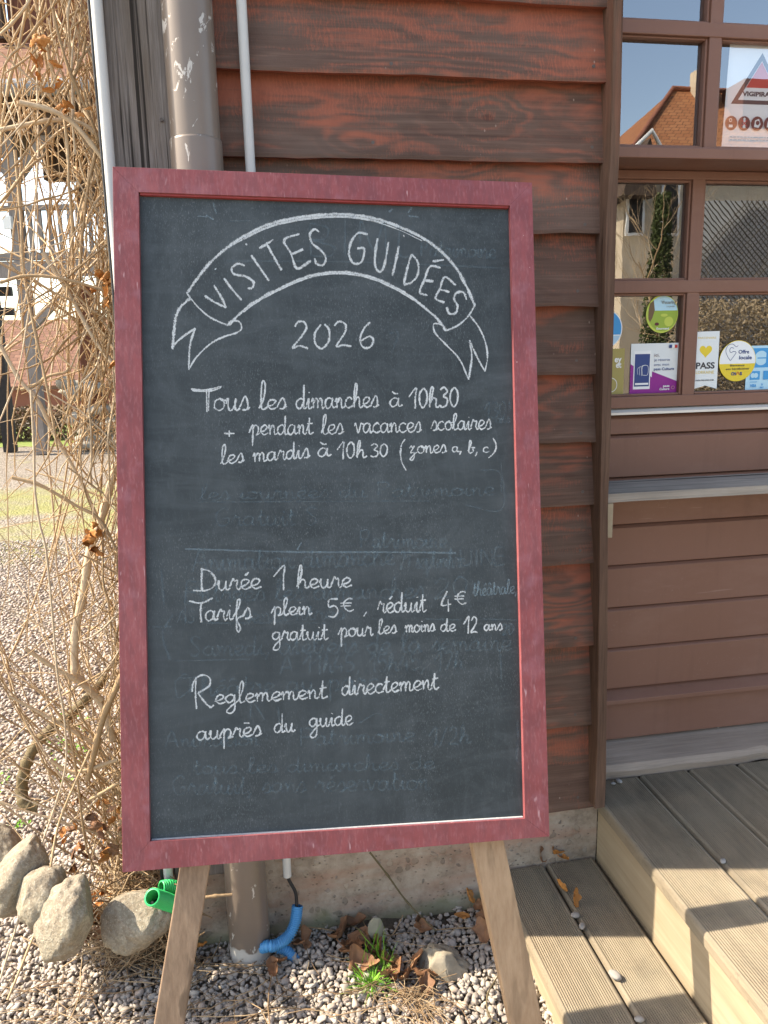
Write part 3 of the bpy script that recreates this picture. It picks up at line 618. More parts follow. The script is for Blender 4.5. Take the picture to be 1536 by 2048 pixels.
# ------------------------------------------------------------------ chalkboard
S = 1.05
bn = np.array([-.025, -.976, .218]); bn /= np.linalg.norm(bn)
r_ = ray(225, 333); PTL = CAM + S * r_ * (1.48 / r_[1]); BD = bn @ PTL
def bp(px, py, off=0.0): return on(px, py, bn, BD + off)      # a point on the front of the board's frame
cTL, cTR, cBR, cBL = [bp(*q) for q in ((225, 333), (1064, 365), (1099, 1673), (245, 1745))]
iTL, iTR, iBR, iBL = [bp(*q) for q in ((277, 384), (1020, 411), (1050, 1637), (300, 1683))]
board = thing('chalkboard_easel', 'burgundy framed chalkboard on splayed wooden legs, guided visits written in white chalk', 'chalkboard', tuple((cBL + cBR) / 2 * np.array([1, 1, 0])))
FT = .026
def bar(name, a, b, c, d):
    m = MB(); cen = (a + b + c + d) / 4; q = [cen + (k - cen) * .99995 for k in (a, b, c, d)]
    m.prism([k - bn * FT for k in q], bn * FT); return m.build(name, M['frame'], board, .0005, 2)
bar('frame_rail', cTL, cTR, iTR, iTL); bar('frame_rail', iBL, iBR, cBR, cBL); bar('frame_stile', cTL, iTL, iBL, cBL); bar('frame_stile', iTR, cTR, cBR, iBR)
PD = -.011                                                    # the panel lies 11 mm behind the frame's face
m = MB(); e = [k + (k - (iTL + iBR) / 2) * .02 - bn * .011 for k in (iTL, iTR, iBR, iBL)]; m.prism([k - bn * .006 for k in e], bn * .006)
panel = m.build('board_panel', M['slate'], board)
m = MB(); u_ = (iBR - iBL) / np.linalg.norm(iBR - iBL); v_ = np.cross(bn, u_)
m.prism([iBL + u_ * .002 - bn * .0108, iBR - u_ * .002 - bn * .0108, iBR - u_ * .002 - bn * .0108 + v_ * .0012, iBL + u_ * .002 - bn * .0108 + v_ * .0007], bn * .0060)
m.build('chalk_dust', simple('chalk_dust', (.40, .40, .40), .95, .3, 200, 0), board)
m = MB(); q = [iTL + u_ * .002, iTR - u_ * .002]; m.prism([q[0] - bn * .0104, q[1] - bn * .0104, q[1] - bn * .0104 - v_ * .0035, q[0] - bn * .0104 - v_ * .0035], bn * .0070); m.build('inner_lip', simple('bare_red_lip', (.27, .042, .038), .6, .3, 60, .1), board)
def leg(p0, p1, wpx, mat, up):
    a, b = np.array(p0, float), np.array(p1, float); d = b - a; a2 = a - d * up; 
    A = bp(*a2, -.0275); b0 = bp(*b, -.0275); D3 = b0 - A; t = (0 - A[2]) / D3[2]; Bq = A + D3 * t
    w = np.linalg.norm(bp(a[0] + wpx / 2, a[1], -.0275) - bp(a[0] - wpx / 2, a[1], -.0275)) * .985
    dd = D3 / np.linalg.norm(D3); s = np.cross(dd, bn); s /= np.linalg.norm(s); s = s if s[0] > 0 else -s
    m = MB(); m.prism([A - s * w / 2, A + s * w / 2, Bq + s * w / 2, Bq - s * w / 2], -bn * .034); return m.build('leg', mat, board, .0025)
leg((389, 1738), (338, 2048), 61, M['leg_g'], 1.6); leg((977, 1690), (1054, 2048), 64, M['leg_w'], 1.6)

# --- handwriting: pen strokes laid on the panel as thin ribbons of chalk
G = {
 'a': (1.0, [[(.75, .8), (.45, 1), (.12, .75), (.06, .3), (.3, 0), (.6, .25), (.76, .9)], [(.76, .98), (.74, .3), (.86, .02), (1.08, .2)]]),
 'b': (.95, [[(0, .3), (.32, 1.2), (.42, 1.9), (.28, 2.05), (.14, 1.3), (.12, .2), (.4, 0), (.7, .3), (.65, .8), (.45, .9), (.95, .85)]]),
 'c': (.82, [[(.75, .8), (.5, 1), (.14, .75), (.08, .3), (.4, 0), (.85, .2)]]),
 'd': (1.0, [[(.75, .8), (.45, 1), (.12, .75), (.06, .3), (.3, 0), (.6, .25), (.76, .9)], [(.78, 2.05), (.74, .3), (.86, .02), (1.08, .2)]]),
 'e': (.82, [[(.0, .3), (.45, .45), (.70, .78), (.5, 1), (.2, .85), (.1, .4), (.38, 0), (.85, .2)]]),
 'f': (.8, [[(0, .2), (.45, 1.1), (.58, 1.9), (.42, 2.05), (.3, 1.2), (.28, -.7), (.42, -1.25), (.6, -.9), (.36, .0), (.8, .3)]]),
 'g': (1.0, [[(.75, .8), (.45, 1), (.12, .75), (.08, .35), (.35, .08), (.65, .35), (.76, .9)], [(.76, .98), (.76, -.7), (.45, -1.15), (.12, -.95), (.4, -.45), (1.05, .25)]]),
 'h': (.95, [[(0, .2), (.3, 1.2), (.38, 1.9), (.24, 2.05), (.12, 1.3), (.1, 0)], [(.1, .4), (.4, .95), (.64, .8), (.64, .2), (.78, 0), (1, .2)]]),
 'i': (.52, [[(0, .3), (.24, .95), (.22, .2), (.36, 0), (.58, .2)], [(.26, 1.42), (.30, 1.5)]]),
 'l': (.6, [[(0, .1), (.35, 1.1), (.47, 1.85), (.32, 2.08), (.18, 1.6), (.17, .3), (.35, 0), (.65, .2)]]),
 'm': (1.3, [[(0, .6), (.15, .95), (.2, 0)], [(.2, .5), (.44, .97), (.6, .75), (.6, 0)], [(.6, .5), (.84, .97), (1.0, .75), (1.0, .2), (1.12, 0), (1.34, .2)]]),
 'n': (.92, [[(0, .6), (.15, .95), (.2, 0)], [(.2, .5), (.45, .97), (.62, .75), (.62, .2), (.75, 0), (.96, .2)]]),
 'o': (.88, [[(.45, 1), (.12, .75), (.1, .25), (.42, 0), (.76, .3), (.72, .8), (.45, 1), (.62, .8), (.92, .85)]]),
 'p': (1.0, [[(-.1, .25), (.28, 1.05), (.28, .3), (.27, -1.15)], [(.28, .6), (.52, 1), (.8, .8), (.8, .25), (.6, .0), (1.02, .15)]]),
 'r': (.78, [[(0, .3), (.24, 1.08), (.38, .88), (.6, .9), (.55, .3), (.68, 0), (.86, .2)]]),
 's': (.72, [[(0, .2), (.4, 1.08), (.62, .5), (.5, .05), (.2, .02)], [(.5, .05), (.78, .25)]]),
 't': (.66, [[(.0, .3), (.28, 1.2), (.3, 1.75), (.27, .3), (.4, 0), (.7, .2)], [(.05, 1.1), (.62, 1.17)]]),
 'u': (.98, [[(0, .55), (.15, .95), (.15, .3), (.35, 0), (.62, .3), (.7, .95)], [(.7, .95), (.68, .25), (.8, 0), (1.02, .2)]]),
 'v': (.85, [[(0, .7), (.12, 1), (.35, 0), (.65, .85), (.7, 1), (.92, .85)]]),
 'z': (.85, [[(.0, .75), (.2, 1), (.35, .8), (.55, .98), (.15, .15), (.5, .12), (.5, -.55), (.28, -.95), (.1, -.7), (.8, .2)]]),
 '0': (.95, [[(.45, 2), (.12, 1.5), (.1, .6), (.38, 0), (.72, .5), (.74, 1.5), (.45, 2)]]),
 '1': (.85, [[(0, 1.1), (.62, 2.05), (.58, 1), (.56, -.1)]]),
 '2': (.95, [[(.08, 1.5), (.35, 2), (.7, 1.7), (.6, 1.0), (.05, .05), (.45, .12), (.85, .0)]]),
 '3': (.9, [[(.05, 1.75), (.4, 2), (.7, 1.6), (.35, 1.1), (.7, .8), (.65, .2), (.3, 0), (.0, .2)]]),
 '4': (.95, [[(.5, 2.05), (.05, .65), (.85, .7)], [(.6, 1.2), (.62, -.1)]]),
 '5': (.9, [[(.75, 2.0), (.15, 1.92), (.1, 1.1), (.5, 1.25), (.75, .7), (.5, .05), (.05, .08)]]),
 '6': (.9, [[(.65, 2), (.25, 1.3), (.1, .5), (.35, 0), (.7, .4), (.5, .95), (.15, .6)]]),
 '7': (.9, [[(.05, 1.9), (.75, 1.95), (.3, 0)]]),
 '8': (.9, [[(.6, 1.7), (.35, 2), (.1, 1.6), (.65, .6), (.35, 0), (.08, .5), (.7, 1.5)]]),
 '€': (.95, [[(.85, 1.9), (.55, 2.0), (.25, 1.4), (.25, .6), (.55, 0), (.9, .2)], [(0, 1.25), (.75, 1.3)], [(0, .8), (.7, .85)]]),
 '+': (.9, [[(0, .8), (.9, .8)], [(.45, 1.3), (.45, .2)]]), ',': (.4, [[(.3, .2), (.05, -.5)]]), '/': (.8, [[(.7, 2.2), (0, -.3)]]), '!': (.4, [[(.2, 2), (.2, .6)], [(.2, .1), (.2, 0)]]),
 ' ': (.7, []),
 'T': (1.3, [[(0, 2.05), (.6, 1.95), (1.3, 2.15)], [(.62, 1.95), (.62, 0)]]),
 'A': (1.3, [[(0, 0), (.6, 2), (1.1, 0)], [(.2, .7), (.95, .7)]]), 'G': (1.2, [[(1, 1.7), (.6, 2), (.1, 1.2), (.3, .1), (.8, .1), (1, .8), (.6, .8)]]),
 'P': (1.1, [[(.1, 0), (.1, 2)], [(.1, 1.9), (.7, 2), (.9, 1.5), (.6, 1), (.1, 1)]]), 'S': (1.0, [[(.8, 1.8), (.4, 2), (.1, 1.6), (.7, .6), (.4, 0), (0, .2)]]),
 'E': (1.0, [[(.8, 2), (.1, 2), (.1, 0), (.8, 0)], [(.1, 1), (.7, 1.05)]]), 'N': (1.1, [[(.1, 0), (.15, 2), (.85, 0), (.9, 2)]]), 'I': (.5, [[(.2, 2), (.2, 0)]]), 'B': (1.1, [[(.1, 0), (.1, 2)], [(.1, 2), (.7, 1.8), (.6, 1.1), (.1, 1.05), (.8, .8), (.7, .1), (.1, 0)]]), 'U': (1.1, [[(.1, 2), (.15, .4), (.5, 0), (.85, .4), (.9, 2)]]),
}
ACC = {'é': ('e', [[(.38, 1.35), (.7, 1.7)]]), 'è': ('e', [[(.1, 1.55), (.6, 1.5)]]), 'à': ('a', [[(.2, 1.7), (.5, 1.45), (.72, 1.45)]]), 'â': ('a', [[(.2, 1.4), (.45, 1.7), (.7, 1.4)]])}
cnt = [0]
def ribbon(mb, pts, w):                                        # pts in photo pixels -> chalk ribbon on the panel
    cnt[0] += 1; base = PD + .0003 + (cnt[0] % 40) * .000012; n = len(pts); P = [np.array(q, float) for q in pts]; L, R = [], []
    for i in range(n):
        t = P[min(i + 1, n - 1)] - P[max(i - 1, 0)]; t = t / (np.linalg.norm(t) + 1e-9); nn = np.array([-t[1], t[0]])
        ww = w * (.50 + .26 * mnoise.noise((i * .30, cnt[0] * 3.1, 0)) + .10 * mnoise.noise((i * .9, cnt[0] * 1.7, 5))); ww *= .8 if i in (0, n - 1) else 1
        o = base + i * .0000012; L.append(bp(*(P[i] + nn * ww), o)); R.append(bp(*(P[i] - nn * ww), o))
    for i in range(n - 1): mb.face([L[i], R[i], R[i + 1], L[i + 1]], [(.001, i * .1), (1, i * .1), (1, (i + 1) * .1), (.001, (i + 1) * .1)])
def word(mb, txt, x0, y0, x1, y1, xh, w=4.2, asc=None, jit=.05):
    seq = []; adv = 0
    for ch in txt:
        acc = []
        if ch in ACC: b, acc = ACC[ch]; gw, st = G[b]
        else: gw, st = G[ch]
        seq.append((adv, st + acc)); adv += gw
    sx = (x1 - x0) / adv
    for a, st in seq:
        for s_ in st:
            q = []
            for (gx, gy) in s_:
                X = x0 + (a + gx) * sx + random.uniform(-jit, jit) * xh * .5; hh = gy
                if asc and gy > 1: hh = 1 + (gy - 1) * asc
                Y = y0 + (y1 - y0) * (a + gx) / adv - hh * xh + random.uniform(-jit, jit) * xh * .5
                q.append((X, Y))
            ribbon(mb, smooth_path(q, 6), w)
def zz1(pts): return [(320 + x / 2.194, 400 + y / 2.194) for x, y in pts]
# banner outline
bn_ = MB()
def ln(pts, w, sm=True, n=8): ribbon(bn_, smooth_path(zz1(pts), n) if sm else zz1(pts), w * 1.15)
arc = [(118, 410), (160, 350), (220, 275), (300, 205), (370, 158), (450, 118), (530, 92), (620, 74), (720, 64), (800, 62), (900, 72), (980, 92), (1060, 122), (1150, 165), (1230, 222), (1300, 300), (1345, 380), (1382, 462)]
ln(arc, 6.5); ln([(a, b + (9 if 300 < a < 1000 else 3)) for a, b in arc[3:12]], 4.5); ln([(a, b + 14) for a, b in arc[4:14]], 2.2)
inn = [(300, 548), (360, 490), (430, 440), (500, 402), (570, 368), (640, 340), (720, 322), (800, 318), (880, 328), (960, 352), (1040, 390), (1110, 432), (1170, 480), (1220, 525), (1256, 574)]
ln(inn, 7.0); ln([(a, b + 5) for a, b in inn[1:12]], 3.5)
ln([(118, 410), (160, 462), (210, 508), (260, 535), (300, 550)], 4.2); ln([(1382, 462), (1352, 510), (1310, 548), (1256, 574)], 4.0)
ln([(132, 432), (95, 465), (72, 505), (62, 570), (55, 655)], 6); ln([(58, 640), (90, 608), (155, 562)], 4.5); ln([(155, 562), (132, 635), (126, 745)], 4.5)
ln([(126, 745), (160, 690), (220, 632), (280, 600), (335, 583), (358, 562), (348, 535), (322, 530), (310, 545)], 4.2)
ln([(1360, 508), (1400, 560), (1428, 625), (1437, 690), (1426, 752)], 3.6); ln([(1426, 752), (1392, 690), (1358, 615)], 3.8); ln([(1358, 615), (1368, 690), (1354, 788)], 4.2)
ln([(1354, 788), (1315, 700), (1260, 640), (1212, 590), (1200, 560), (1205, 542), (1240, 548)], 4.0)
bn_.build('chalk_banner', M['chalk'], panel)
# lettering in the banner
tl = MB()
def cap(strokes, w=6.0):
    for s_ in strokes: ribbon(tl, smooth_path(zz1(s_), 7), w)
cap([[(196, 420), (240, 448), (290, 472)], [(290, 472), (268, 425), (236, 374)]])                       # V
cap([[(280, 344), (320, 395), (358, 440)], [(243, 300), (246, 304)]])                                      # I
cap([[(372, 288), (340, 280), (315, 300), (325, 325), (375, 335), (410, 360), (405, 385), (385, 388)]])     # S
cap([[(400, 242), (440, 300), (478, 354)], [(376, 196), (382, 192)]])                                       # I
cap([[(436, 212), (497, 174)], [(470, 196), (500, 250), (534, 308)]])                                       # T
cap([[(612, 148), (545, 176), (575, 235), (602, 300), (662, 266)], [(575, 240), (628, 216)]])               # E
cap([[(698, 140), (678, 128), (658, 150), (668, 190), (705, 220), (728, 255), (715, 286), (688, 280), (678, 256)]])  # S
tl.build('chalk_title', M['chalk'], panel); tl = MB()
cap([[(912, 150), (870, 145), (838, 185), (830, 240), (850, 278), (885, 270), (896, 215), (865, 212)]])     # G
cap([[(955, 168), (945, 230), (945, 290), (965, 315), (985, 285), (1003, 184)]])                            # U
cap([[(1048, 202), (1035, 265), (1020, 332)], [(1068, 158), (1072, 156)]])                                  # I
cap([[(1104, 238), (1085, 300), (1070, 370)], [(1104, 238), (1132, 275), (1130, 330), (1102, 362), (1070, 372)]])  # D
cap([[(1232, 298), (1185, 292), (1160, 350), (1140, 405), (1174, 418)], [(1158, 352), (1200, 356)], [(1196, 270), (1246, 262)]])  # É
cap([[(1298, 374), (1250, 338), (1228, 390), (1210, 432), (1248, 450)], [(1228, 392), (1270, 404)]])        # E
cap([[(1345, 438), (1332, 406), (1300, 408), (1290, 436), (1305, 462), (1298, 495), (1270, 498), (1258, 470)]])   # S
tl.build('chalk_title', M['chalk'], panel)
yr = MB()
for s_ in ([(592, 556), (606, 535), (632, 536), (642, 562), (620, 600), (582, 648), (612, 640), (650, 652)], [(706, 546), (680, 585), (682, 630), (710, 652), (740, 620), (742, 570), (722, 544)],
           [(765, 552), (785, 533), (812, 545), (812, 580), (775, 640), (805, 636), (840, 642)], [(922, 536), (895, 565), (878, 610), (892, 646), (922, 645), (936, 618), (920, 598), (882, 618)]):
    ribbon(yr, smooth_path(zz1(s_), 7), 5.4)
yr.build('chalk_year', M['chalk'], panel)
def line(*words, strokes=()):
    for k, w in enumerate(words):
        m = MB(); word(m, *w)
        if k == 0 and words[0][0][0] != 'l':                       # the capital belongs to the first word
            for s_, wd in strokes: ribbon(m, smooth_path(s_, 7), wd)
        m.build('chalk_word', M['chalk'], panel)
    if words[0][0][0] == 'l':
        for s_, wd in strokes: m = MB(); ribbon(m, smooth_path(s_, 7), wd); m.build('chalk_bracket', M['chalk'], panel)
line(('ous', 427, 822, 499, 820, 25, 4.6), ('les', 518, 819, 573, 817, 19, 4.6, 1.85), ('dimanches', 592, 818, 757, 814, 21, 4.6, 1.2), ('à', 779, 814, 803, 813, 18, 4.6), ('10h30', 818, 816, 920, 813, 19.5, 4.8),
     strokes=(([(382, 778), (412, 780), (444, 772)], 4.5), ([(384, 781), (420, 782), (443, 774)], 4.5), ([(413, 780), (414, 824)], 4.0), ([(418, 780), (417, 822)], 3.5)))
line(('+', 448, 876, 469, 876, 11.5, 4.2), ('pendant', 500, 870, 626, 868, 19, 4.0, .9), ('les', 643, 869, 687, 867, 18.5, 4.0, 1.05), ('vacances', 709, 866, 843, 864, 19, 4.0), ('scolaires', 862, 861, 983, 858, 18, 4.0, .75))
line(('les', 441, 929, 488, 924, 17, 4.0, 1.2), ('mardis', 506, 924, 619, 915, 17.5, 4.0, .9), ('à', 635, 914, 661, 912, 17, 4.0), ('10h', 674, 918, 733, 915, 16.5, 4.2), ('30', 741, 914, 778, 913, 13, 4.2), ('zones', 819, 907, 893, 905, 14.5, 3.6), ('a,', 904, 904, 924, 904, 11, 3.6), ('b,', 936, 906, 956, 906, 12, 3.6), ('c', 966, 905, 978, 905, 11, 3.6),
     strokes=(([(810, 878), (803, 890), (801, 908), (804, 925), (812, 941)], 3.8), ([(986, 876), (992, 888), (991, 900), (985, 909), (977, 916)], 3.6)))
line(('urée', 434, 1181, 522, 1177, 20, 4.6), ('1', 547, 1178, 577, 1178, 23, 4.6), ('heure', 594, 1177, 703, 1174, 18.5, 4.6, 1.4),
     strokes=(([(404, 1136), (403, 1160), (404, 1182)], 5), ([(401, 1138), (418, 1142), (430, 1156), (428, 1172), (412, 1181), (386, 1181)], 4.8)))
line(('arifs', 410, 1242, 503, 1237, 20, 4.6, .9), ('plein', 544, 1231, 624, 1229, 16.5, 4.2, 1.0), ('5', 655, 1234, 680, 1234, 18, 4.4), ('€', 681, 1222, 709, 1222, 12.5, 4.0), (',', 726, 1226, 736, 1226, 14, 3.8), ('réduit', 755, 1226, 853, 1223, 20, 4.2, .95), ('4', 882, 1222, 905, 1222, 19.5, 4.2), ('€', 909, 1208, 934, 1208, 12.5, 4.0),
     strokes=(([(378, 1202), (402, 1206), (426, 1196)], 4.8), ([(402, 1207), (401, 1226), (403, 1245)], 5.5)))
line(('gratuit', 544, 1281, 656, 1279, 17, 4.0, 1.0), ('pour', 678, 1274, 745, 1271, 17, 4.0), ('les', 756, 1268, 793, 1266, 15, 4.0, .9), ('moins', 810, 1265, 870, 1262, 14, 3.8), ('de', 881, 1263, 912, 1262, 14, 3.8, .85), ('12', 927, 1266, 957, 1265, 16, 4.0), ('ans', 968, 1261, 1005, 1260, 12, 3.8))
line(('eglemement', 430, 1408, 654, 1396, 17.5, 4.4, 1.3), ('directement', 683, 1391, 877, 1378, 19, 4.4, .9),
     strokes=(([(392, 1354), (391, 1385), (393, 1418)], 4.8), ([(384, 1384), (388, 1362), (404, 1350), (419, 1356), (418, 1372), (396, 1386)], 4.6), ([(396, 1386), (408, 1402), (420, 1414), (428, 1410)], 4.6)))
line(('auprès', 393, 1481, 523, 1471, 18, 4.4), ('du', 548, 1466, 590, 1463, 18.5, 4.4), ('guide', 618, 1455, 706, 1449, 18, 4.4, .8))
# earlier writing, wiped but still faintly there
gh = MB(); g2 = MB()
def lnp(mb, pts, w): ribbon(mb, smooth_path(pts, 8), w * 1.25)
word(gh, 'Patrimoine', 840, 512, 992, 516, 17, 4.5, None, .12); lnp(gh, [(450, 522), (700, 524), (1004, 536)], 3); lnp(gh, [(455, 442), (500, 441)], 3)
for s_ in ([(620, 445), (622, 510)], [(620, 446), (655, 456), (650, 478), (624, 480), (668, 494), (660, 512), (622, 512)], [(690, 440), (690, 512)], [(720, 512), (722, 442), (748, 500), (768, 440), (772, 512)], [(800, 440), (800, 510), (835, 508)]): lnp(gh, s_, 4)
for s_ in ([(412, 430), (428, 440)], [(426, 405), (433, 428)], [(395, 432), (414, 434)], [(778, 424), (786, 417)], [(816, 426), (824, 414)], [(818, 432), (838, 434)]): lnp(g2, s_, 3)
word(gh, '130!', 968, 838, 1022, 834, 16, 4.5, None, .12); word(gh, 'ans', 992, 846, 1020, 845, 9, 3.9, None, .12); word(gh, '7', 776, 705, 800, 705, 20, 4.5, None, .12)
word(gh, 'les journées du Patrimoine'.replace('j', 'i'), 400, 1000, 990, 990, 15, 4.2, None, .12); lnp(gh, [(395, 1004), (860, 1002)], 2.6); lnp(gh, [(1002, 925), (1004, 1018), (930, 1010)], 2.6); lnp(gh, [(960, 940), (998, 944), (1003, 985)], 2.4)
word(gh, 'Gratuit S', 430, 1052, 640, 1050, 18, 4.2, None, .12); word(gh, 'Patrimoine', 720, 1096, 895, 1096, 18, 5.1, None, .12); lnp(g2, [(370, 1098), (600, 1104), (760, 1104), (912, 1106)], 3.6); lnp(g2, [(594, 1100), (603, 1085)], 3)
word(gh, 'Animation dimanche', 385, 1142, 790, 1130, 22, 5.1, None, .12); word(gh, '21 septembre'.replace('b', 'h'), 800, 1138, 930, 1134, 18, 4.8, None, .12); word(gh, 'UINE', 918, 1132, 1016, 1128, 16, 5.4, None, .12)
word(gh, 'Entrées les dimanches', 372, 1204, 850, 1196, 20, 4.8, None, .12); word(g2, 'théâtrale,', 946, 1192, 1034, 1186, 14, 3.2); word(gh, '20', 868, 1198, 940, 1190, 20, 4.8, None, .12)
lnp(gh, [(298, 1254), (345, 1253)], 3.2); lnp(gh, [(400, 1246), (650, 1246)], 3); lnp(gh, [(850, 1238), (925, 1240)], 3); lnp(gh, [(960, 1238), (1034, 1240)], 3)
word(gh, 'AS', 355, 1246, 392, 1246, 12, 4.8, None, .12); word(gh, 'rencontres', 480, 1244, 690, 1238, 15, 4.5, None, .12); word(gh, '20', 1005, 1270, 1028, 1268, 11, 4.5, None, .12)
word(gh, 'Samedi, ateliers de la semaine', 380, 1312, 1025, 1300, 19, 5.1, None, .12); lnp(gh, [(350, 1322), (430, 1320), (500, 1318)], 3); lnp(gh, [(372, 1250), (372, 1180), (400, 1178)], 3)
word(gh, 'A 11h45, 15h45, 17h', 560, 1348, 930, 1338, 17, 5.1, None, .12); word(gh, 'Théâtre au parc', 362, 1394, 760, 1376, 19, 4.8, None, .12); lnp(gh, [(350, 1360), (356, 1395), (385, 1372), (372, 1348), (352, 1362)], 3)
for s_ in ([(560, 1452), (556, 1415)], [(500, 1440), (505, 1405), (530, 1440)], [(716, 1448), (750, 1428), (765, 1430)]): lnp(gh, s_, 3)
word(gh, 'Animation', 330, 1494, 520, 1490, 16, 4.8, None, .12); word(gh, 'Patrimoine', 600, 1492, 830, 1482, 17, 4.8, None, .12); word(gh, '1/2h', 858, 1492, 942, 1486, 17, 5.4, None, .12)
word(gh, 'tous les dimanches de', 385, 1548, 870, 1538, 15, 4.5, None, .12); word(gh, 'Gratuit, sans réservation', 344, 1590, 860, 1578, 19, 4.8, None, .12)
for s_ in ([(1035, 1440), (1036, 1480), (1033, 1524)], [(345, 1230), (325, 1270), (340, 1320)], [(322, 1140), (328, 1210)], [(1000, 1300), (1003, 1360)]): lnp(gh, s_, 5)
gh.build('chalk_residue', M['ghost'], panel); g2.build('chalk_residue', M['ghost2'], panel)

# ------------------------------------------------------------------ pipes, conduits, hoses
pyc = 1.640; pxc = float((Yp(378, 0, pyc)[0] + Yp(485, 1740, pyc)[0]) / 2)
pipe = thing('downpipe', 'taupe painted downpipe with chipped white spots and bare foot, behind the chalkboard', 'downpipe', (pxc, pyc, 0))
m = MB(); m.tube([(pxc + .002, pyc, -.02), (pxc, pyc, .30), (pxc, pyc, 1.0), (pxc, pyc, 1.70)], [.0482, .0475, .0475, .0475], 48); m.build('pipe', M['pipe'], pipe)
m = MB(); zs = float(Yp(395, 268, pyc - .05)[2]); m.tube([(pxc, pyc, 1.66), (pxc, pyc, zs - .004), (pxc, pyc, zs), (pxc, pyc, zs + .001)], [.0498, .0498, .0492, .0470], 48); m.build('socket', M['pipe'], pipe)
m = MB(); m.tube([(pxc, pyc, z) for z in (1.80, 2.0, 2.2, 2.6, 3.2)], .0473, 48); m.build('pipe', M['pipe'], pipe)
m = MB(); m.tube([(pxc, pyc, .505), (pxc, pyc, .53)], .050, 48); m.build('pipe_clip', M['pipe'], pipe)
x_a = Yp(481, 0, 1.655)[0]; x_b = Yp(574, 1740, 1.655)
cd = MB(); cd.tube([(x_a, 1.652, 3.2), (x_a + .002, 1.652, 1.5), (float(x_b[0]), 1.650, float(Yp(574, 1752, 1.65)[2]))], .0098, 16)
tag(cd.build('conduit', M['pvc_w']), 'thin white plastic conduit on the red boards, right of the downpipe', 'conduit')
q0, q1 = Yp(193, 0, 1.645), Yp(338, 1768, 1.645)
cd = MB(); cd.tube([(float(q0[0]) , 1.645, 3.2), (float(q0[0]), 1.645, 2.1), (float((q0[0] + q1[0]) / 2), 1.645, 1.3), (float(q1[0]), 1.645, float(q1[2]))], .0108, 16)
tag(cd.build('conduit', M['pvc_w']), 'white plastic conduit along the left edge of the grey corner post, black cable beside it', 'conduit')
cb = MB(); cb.tube(smooth_path([(q0[0] - .014, 1.649, 3.2), (q0[0] - .0142, 1.649, 2.0), ((q0[0] + q1[0]) / 2 - .0142, 1.649, 1.2), (q1[0] - .0142, 1.642, q1[2] + .05), tuple(Yp(330, 1772, 1.62)), tuple(Yp(331, 1785, 1.59))], 6), .0034, 8)
tag(cb.build('cable', M['cable']), 'black cable running down the left side of the white conduit by the vine', 'cable')
def hose(name, pts, r, mat, parent=None, pitch=.0050):
    P = smooth_path(pts, 40); d = [0]
    for a, b in zip(P[:-1], P[1:]): d.append(d[-1] + np.linalg.norm(b - a))
    n = int(d[-1] / pitch * 6); Q = [np.array([np.interp(s, d, [p[k] for p in P]) for k in range(3)]) for s in np.linspace(0, d[-1], n)]
    R = [r * (1 + .11 * (1 if (i % 6) in (1, 2, 3) else -1)) for i in range(n)]
    m = MB(); m.tube(Q, R, 18, cap=False); return m.build(name, mat, parent)
hb = thing('corrugated_hose', 'blue corrugated conduit sleeve rising from the gravel by the downpipe', 'hose', tuple(Zp(560, 1890, 0)))
hose('sleeve', [Yp(595, 1811, 1.648), Yp(590, 1845, 1.635), Yp(575, 1874, 1.618), Yp(552, 1890, 1.60), Yp(530, 1893, 1.60), Yp(505, 1900, 1.66)], .0125, M['blue_h'], hb)
hose('sleeve', [Yp(556, 1896, 1.615), Yp(574, 1902, 1.61), Yp(592, 1922, 1.60)], .0115, M['blue_h'], hb)
m = MB(); m.tube(smooth_path([Yp(574, 1740, 1.65), Yp(578, 1760, 1.65), Yp(590, 1782, 1.65), Yp(593, 1800, 1.649), Yp(593, 1830, 1.642)], 6), .0042, 10); tag(m.build('cable', M['cable']), 'black cable dropping from the thin white conduit into the blue hose', 'cable')
hg = thing('corrugated_hose', 'bright green corrugated conduit end resting on a boulder behind the left leg', 'hose', tuple(Zp(320, 1850, 0)))
hose('sleeve', [Yp(304, 1794, 1.50), Yp(325, 1800, 1.53), Yp(352, 1812, 1.57), Yp(376, 1830, 1.60)], .0165, M['green_h'], hg)
hose('sleeve', [Yp(322, 1776, 1.60), Yp(340, 1774, 1.61), Yp(372, 1782, 1.62)], .0145, M['green_h'], hg)
m = MB(); m.tube(smooth_path([Yp(336, 1764, 1.639), Yp(334, 1780, 1.60), Yp(324, 1796, 1.55), Yp(304, 1806, 1.50)], 6), .0036, 8); tag(m.build('cable', M['cable']), 'black cable looping from the left conduit into the green hose', 'cable')

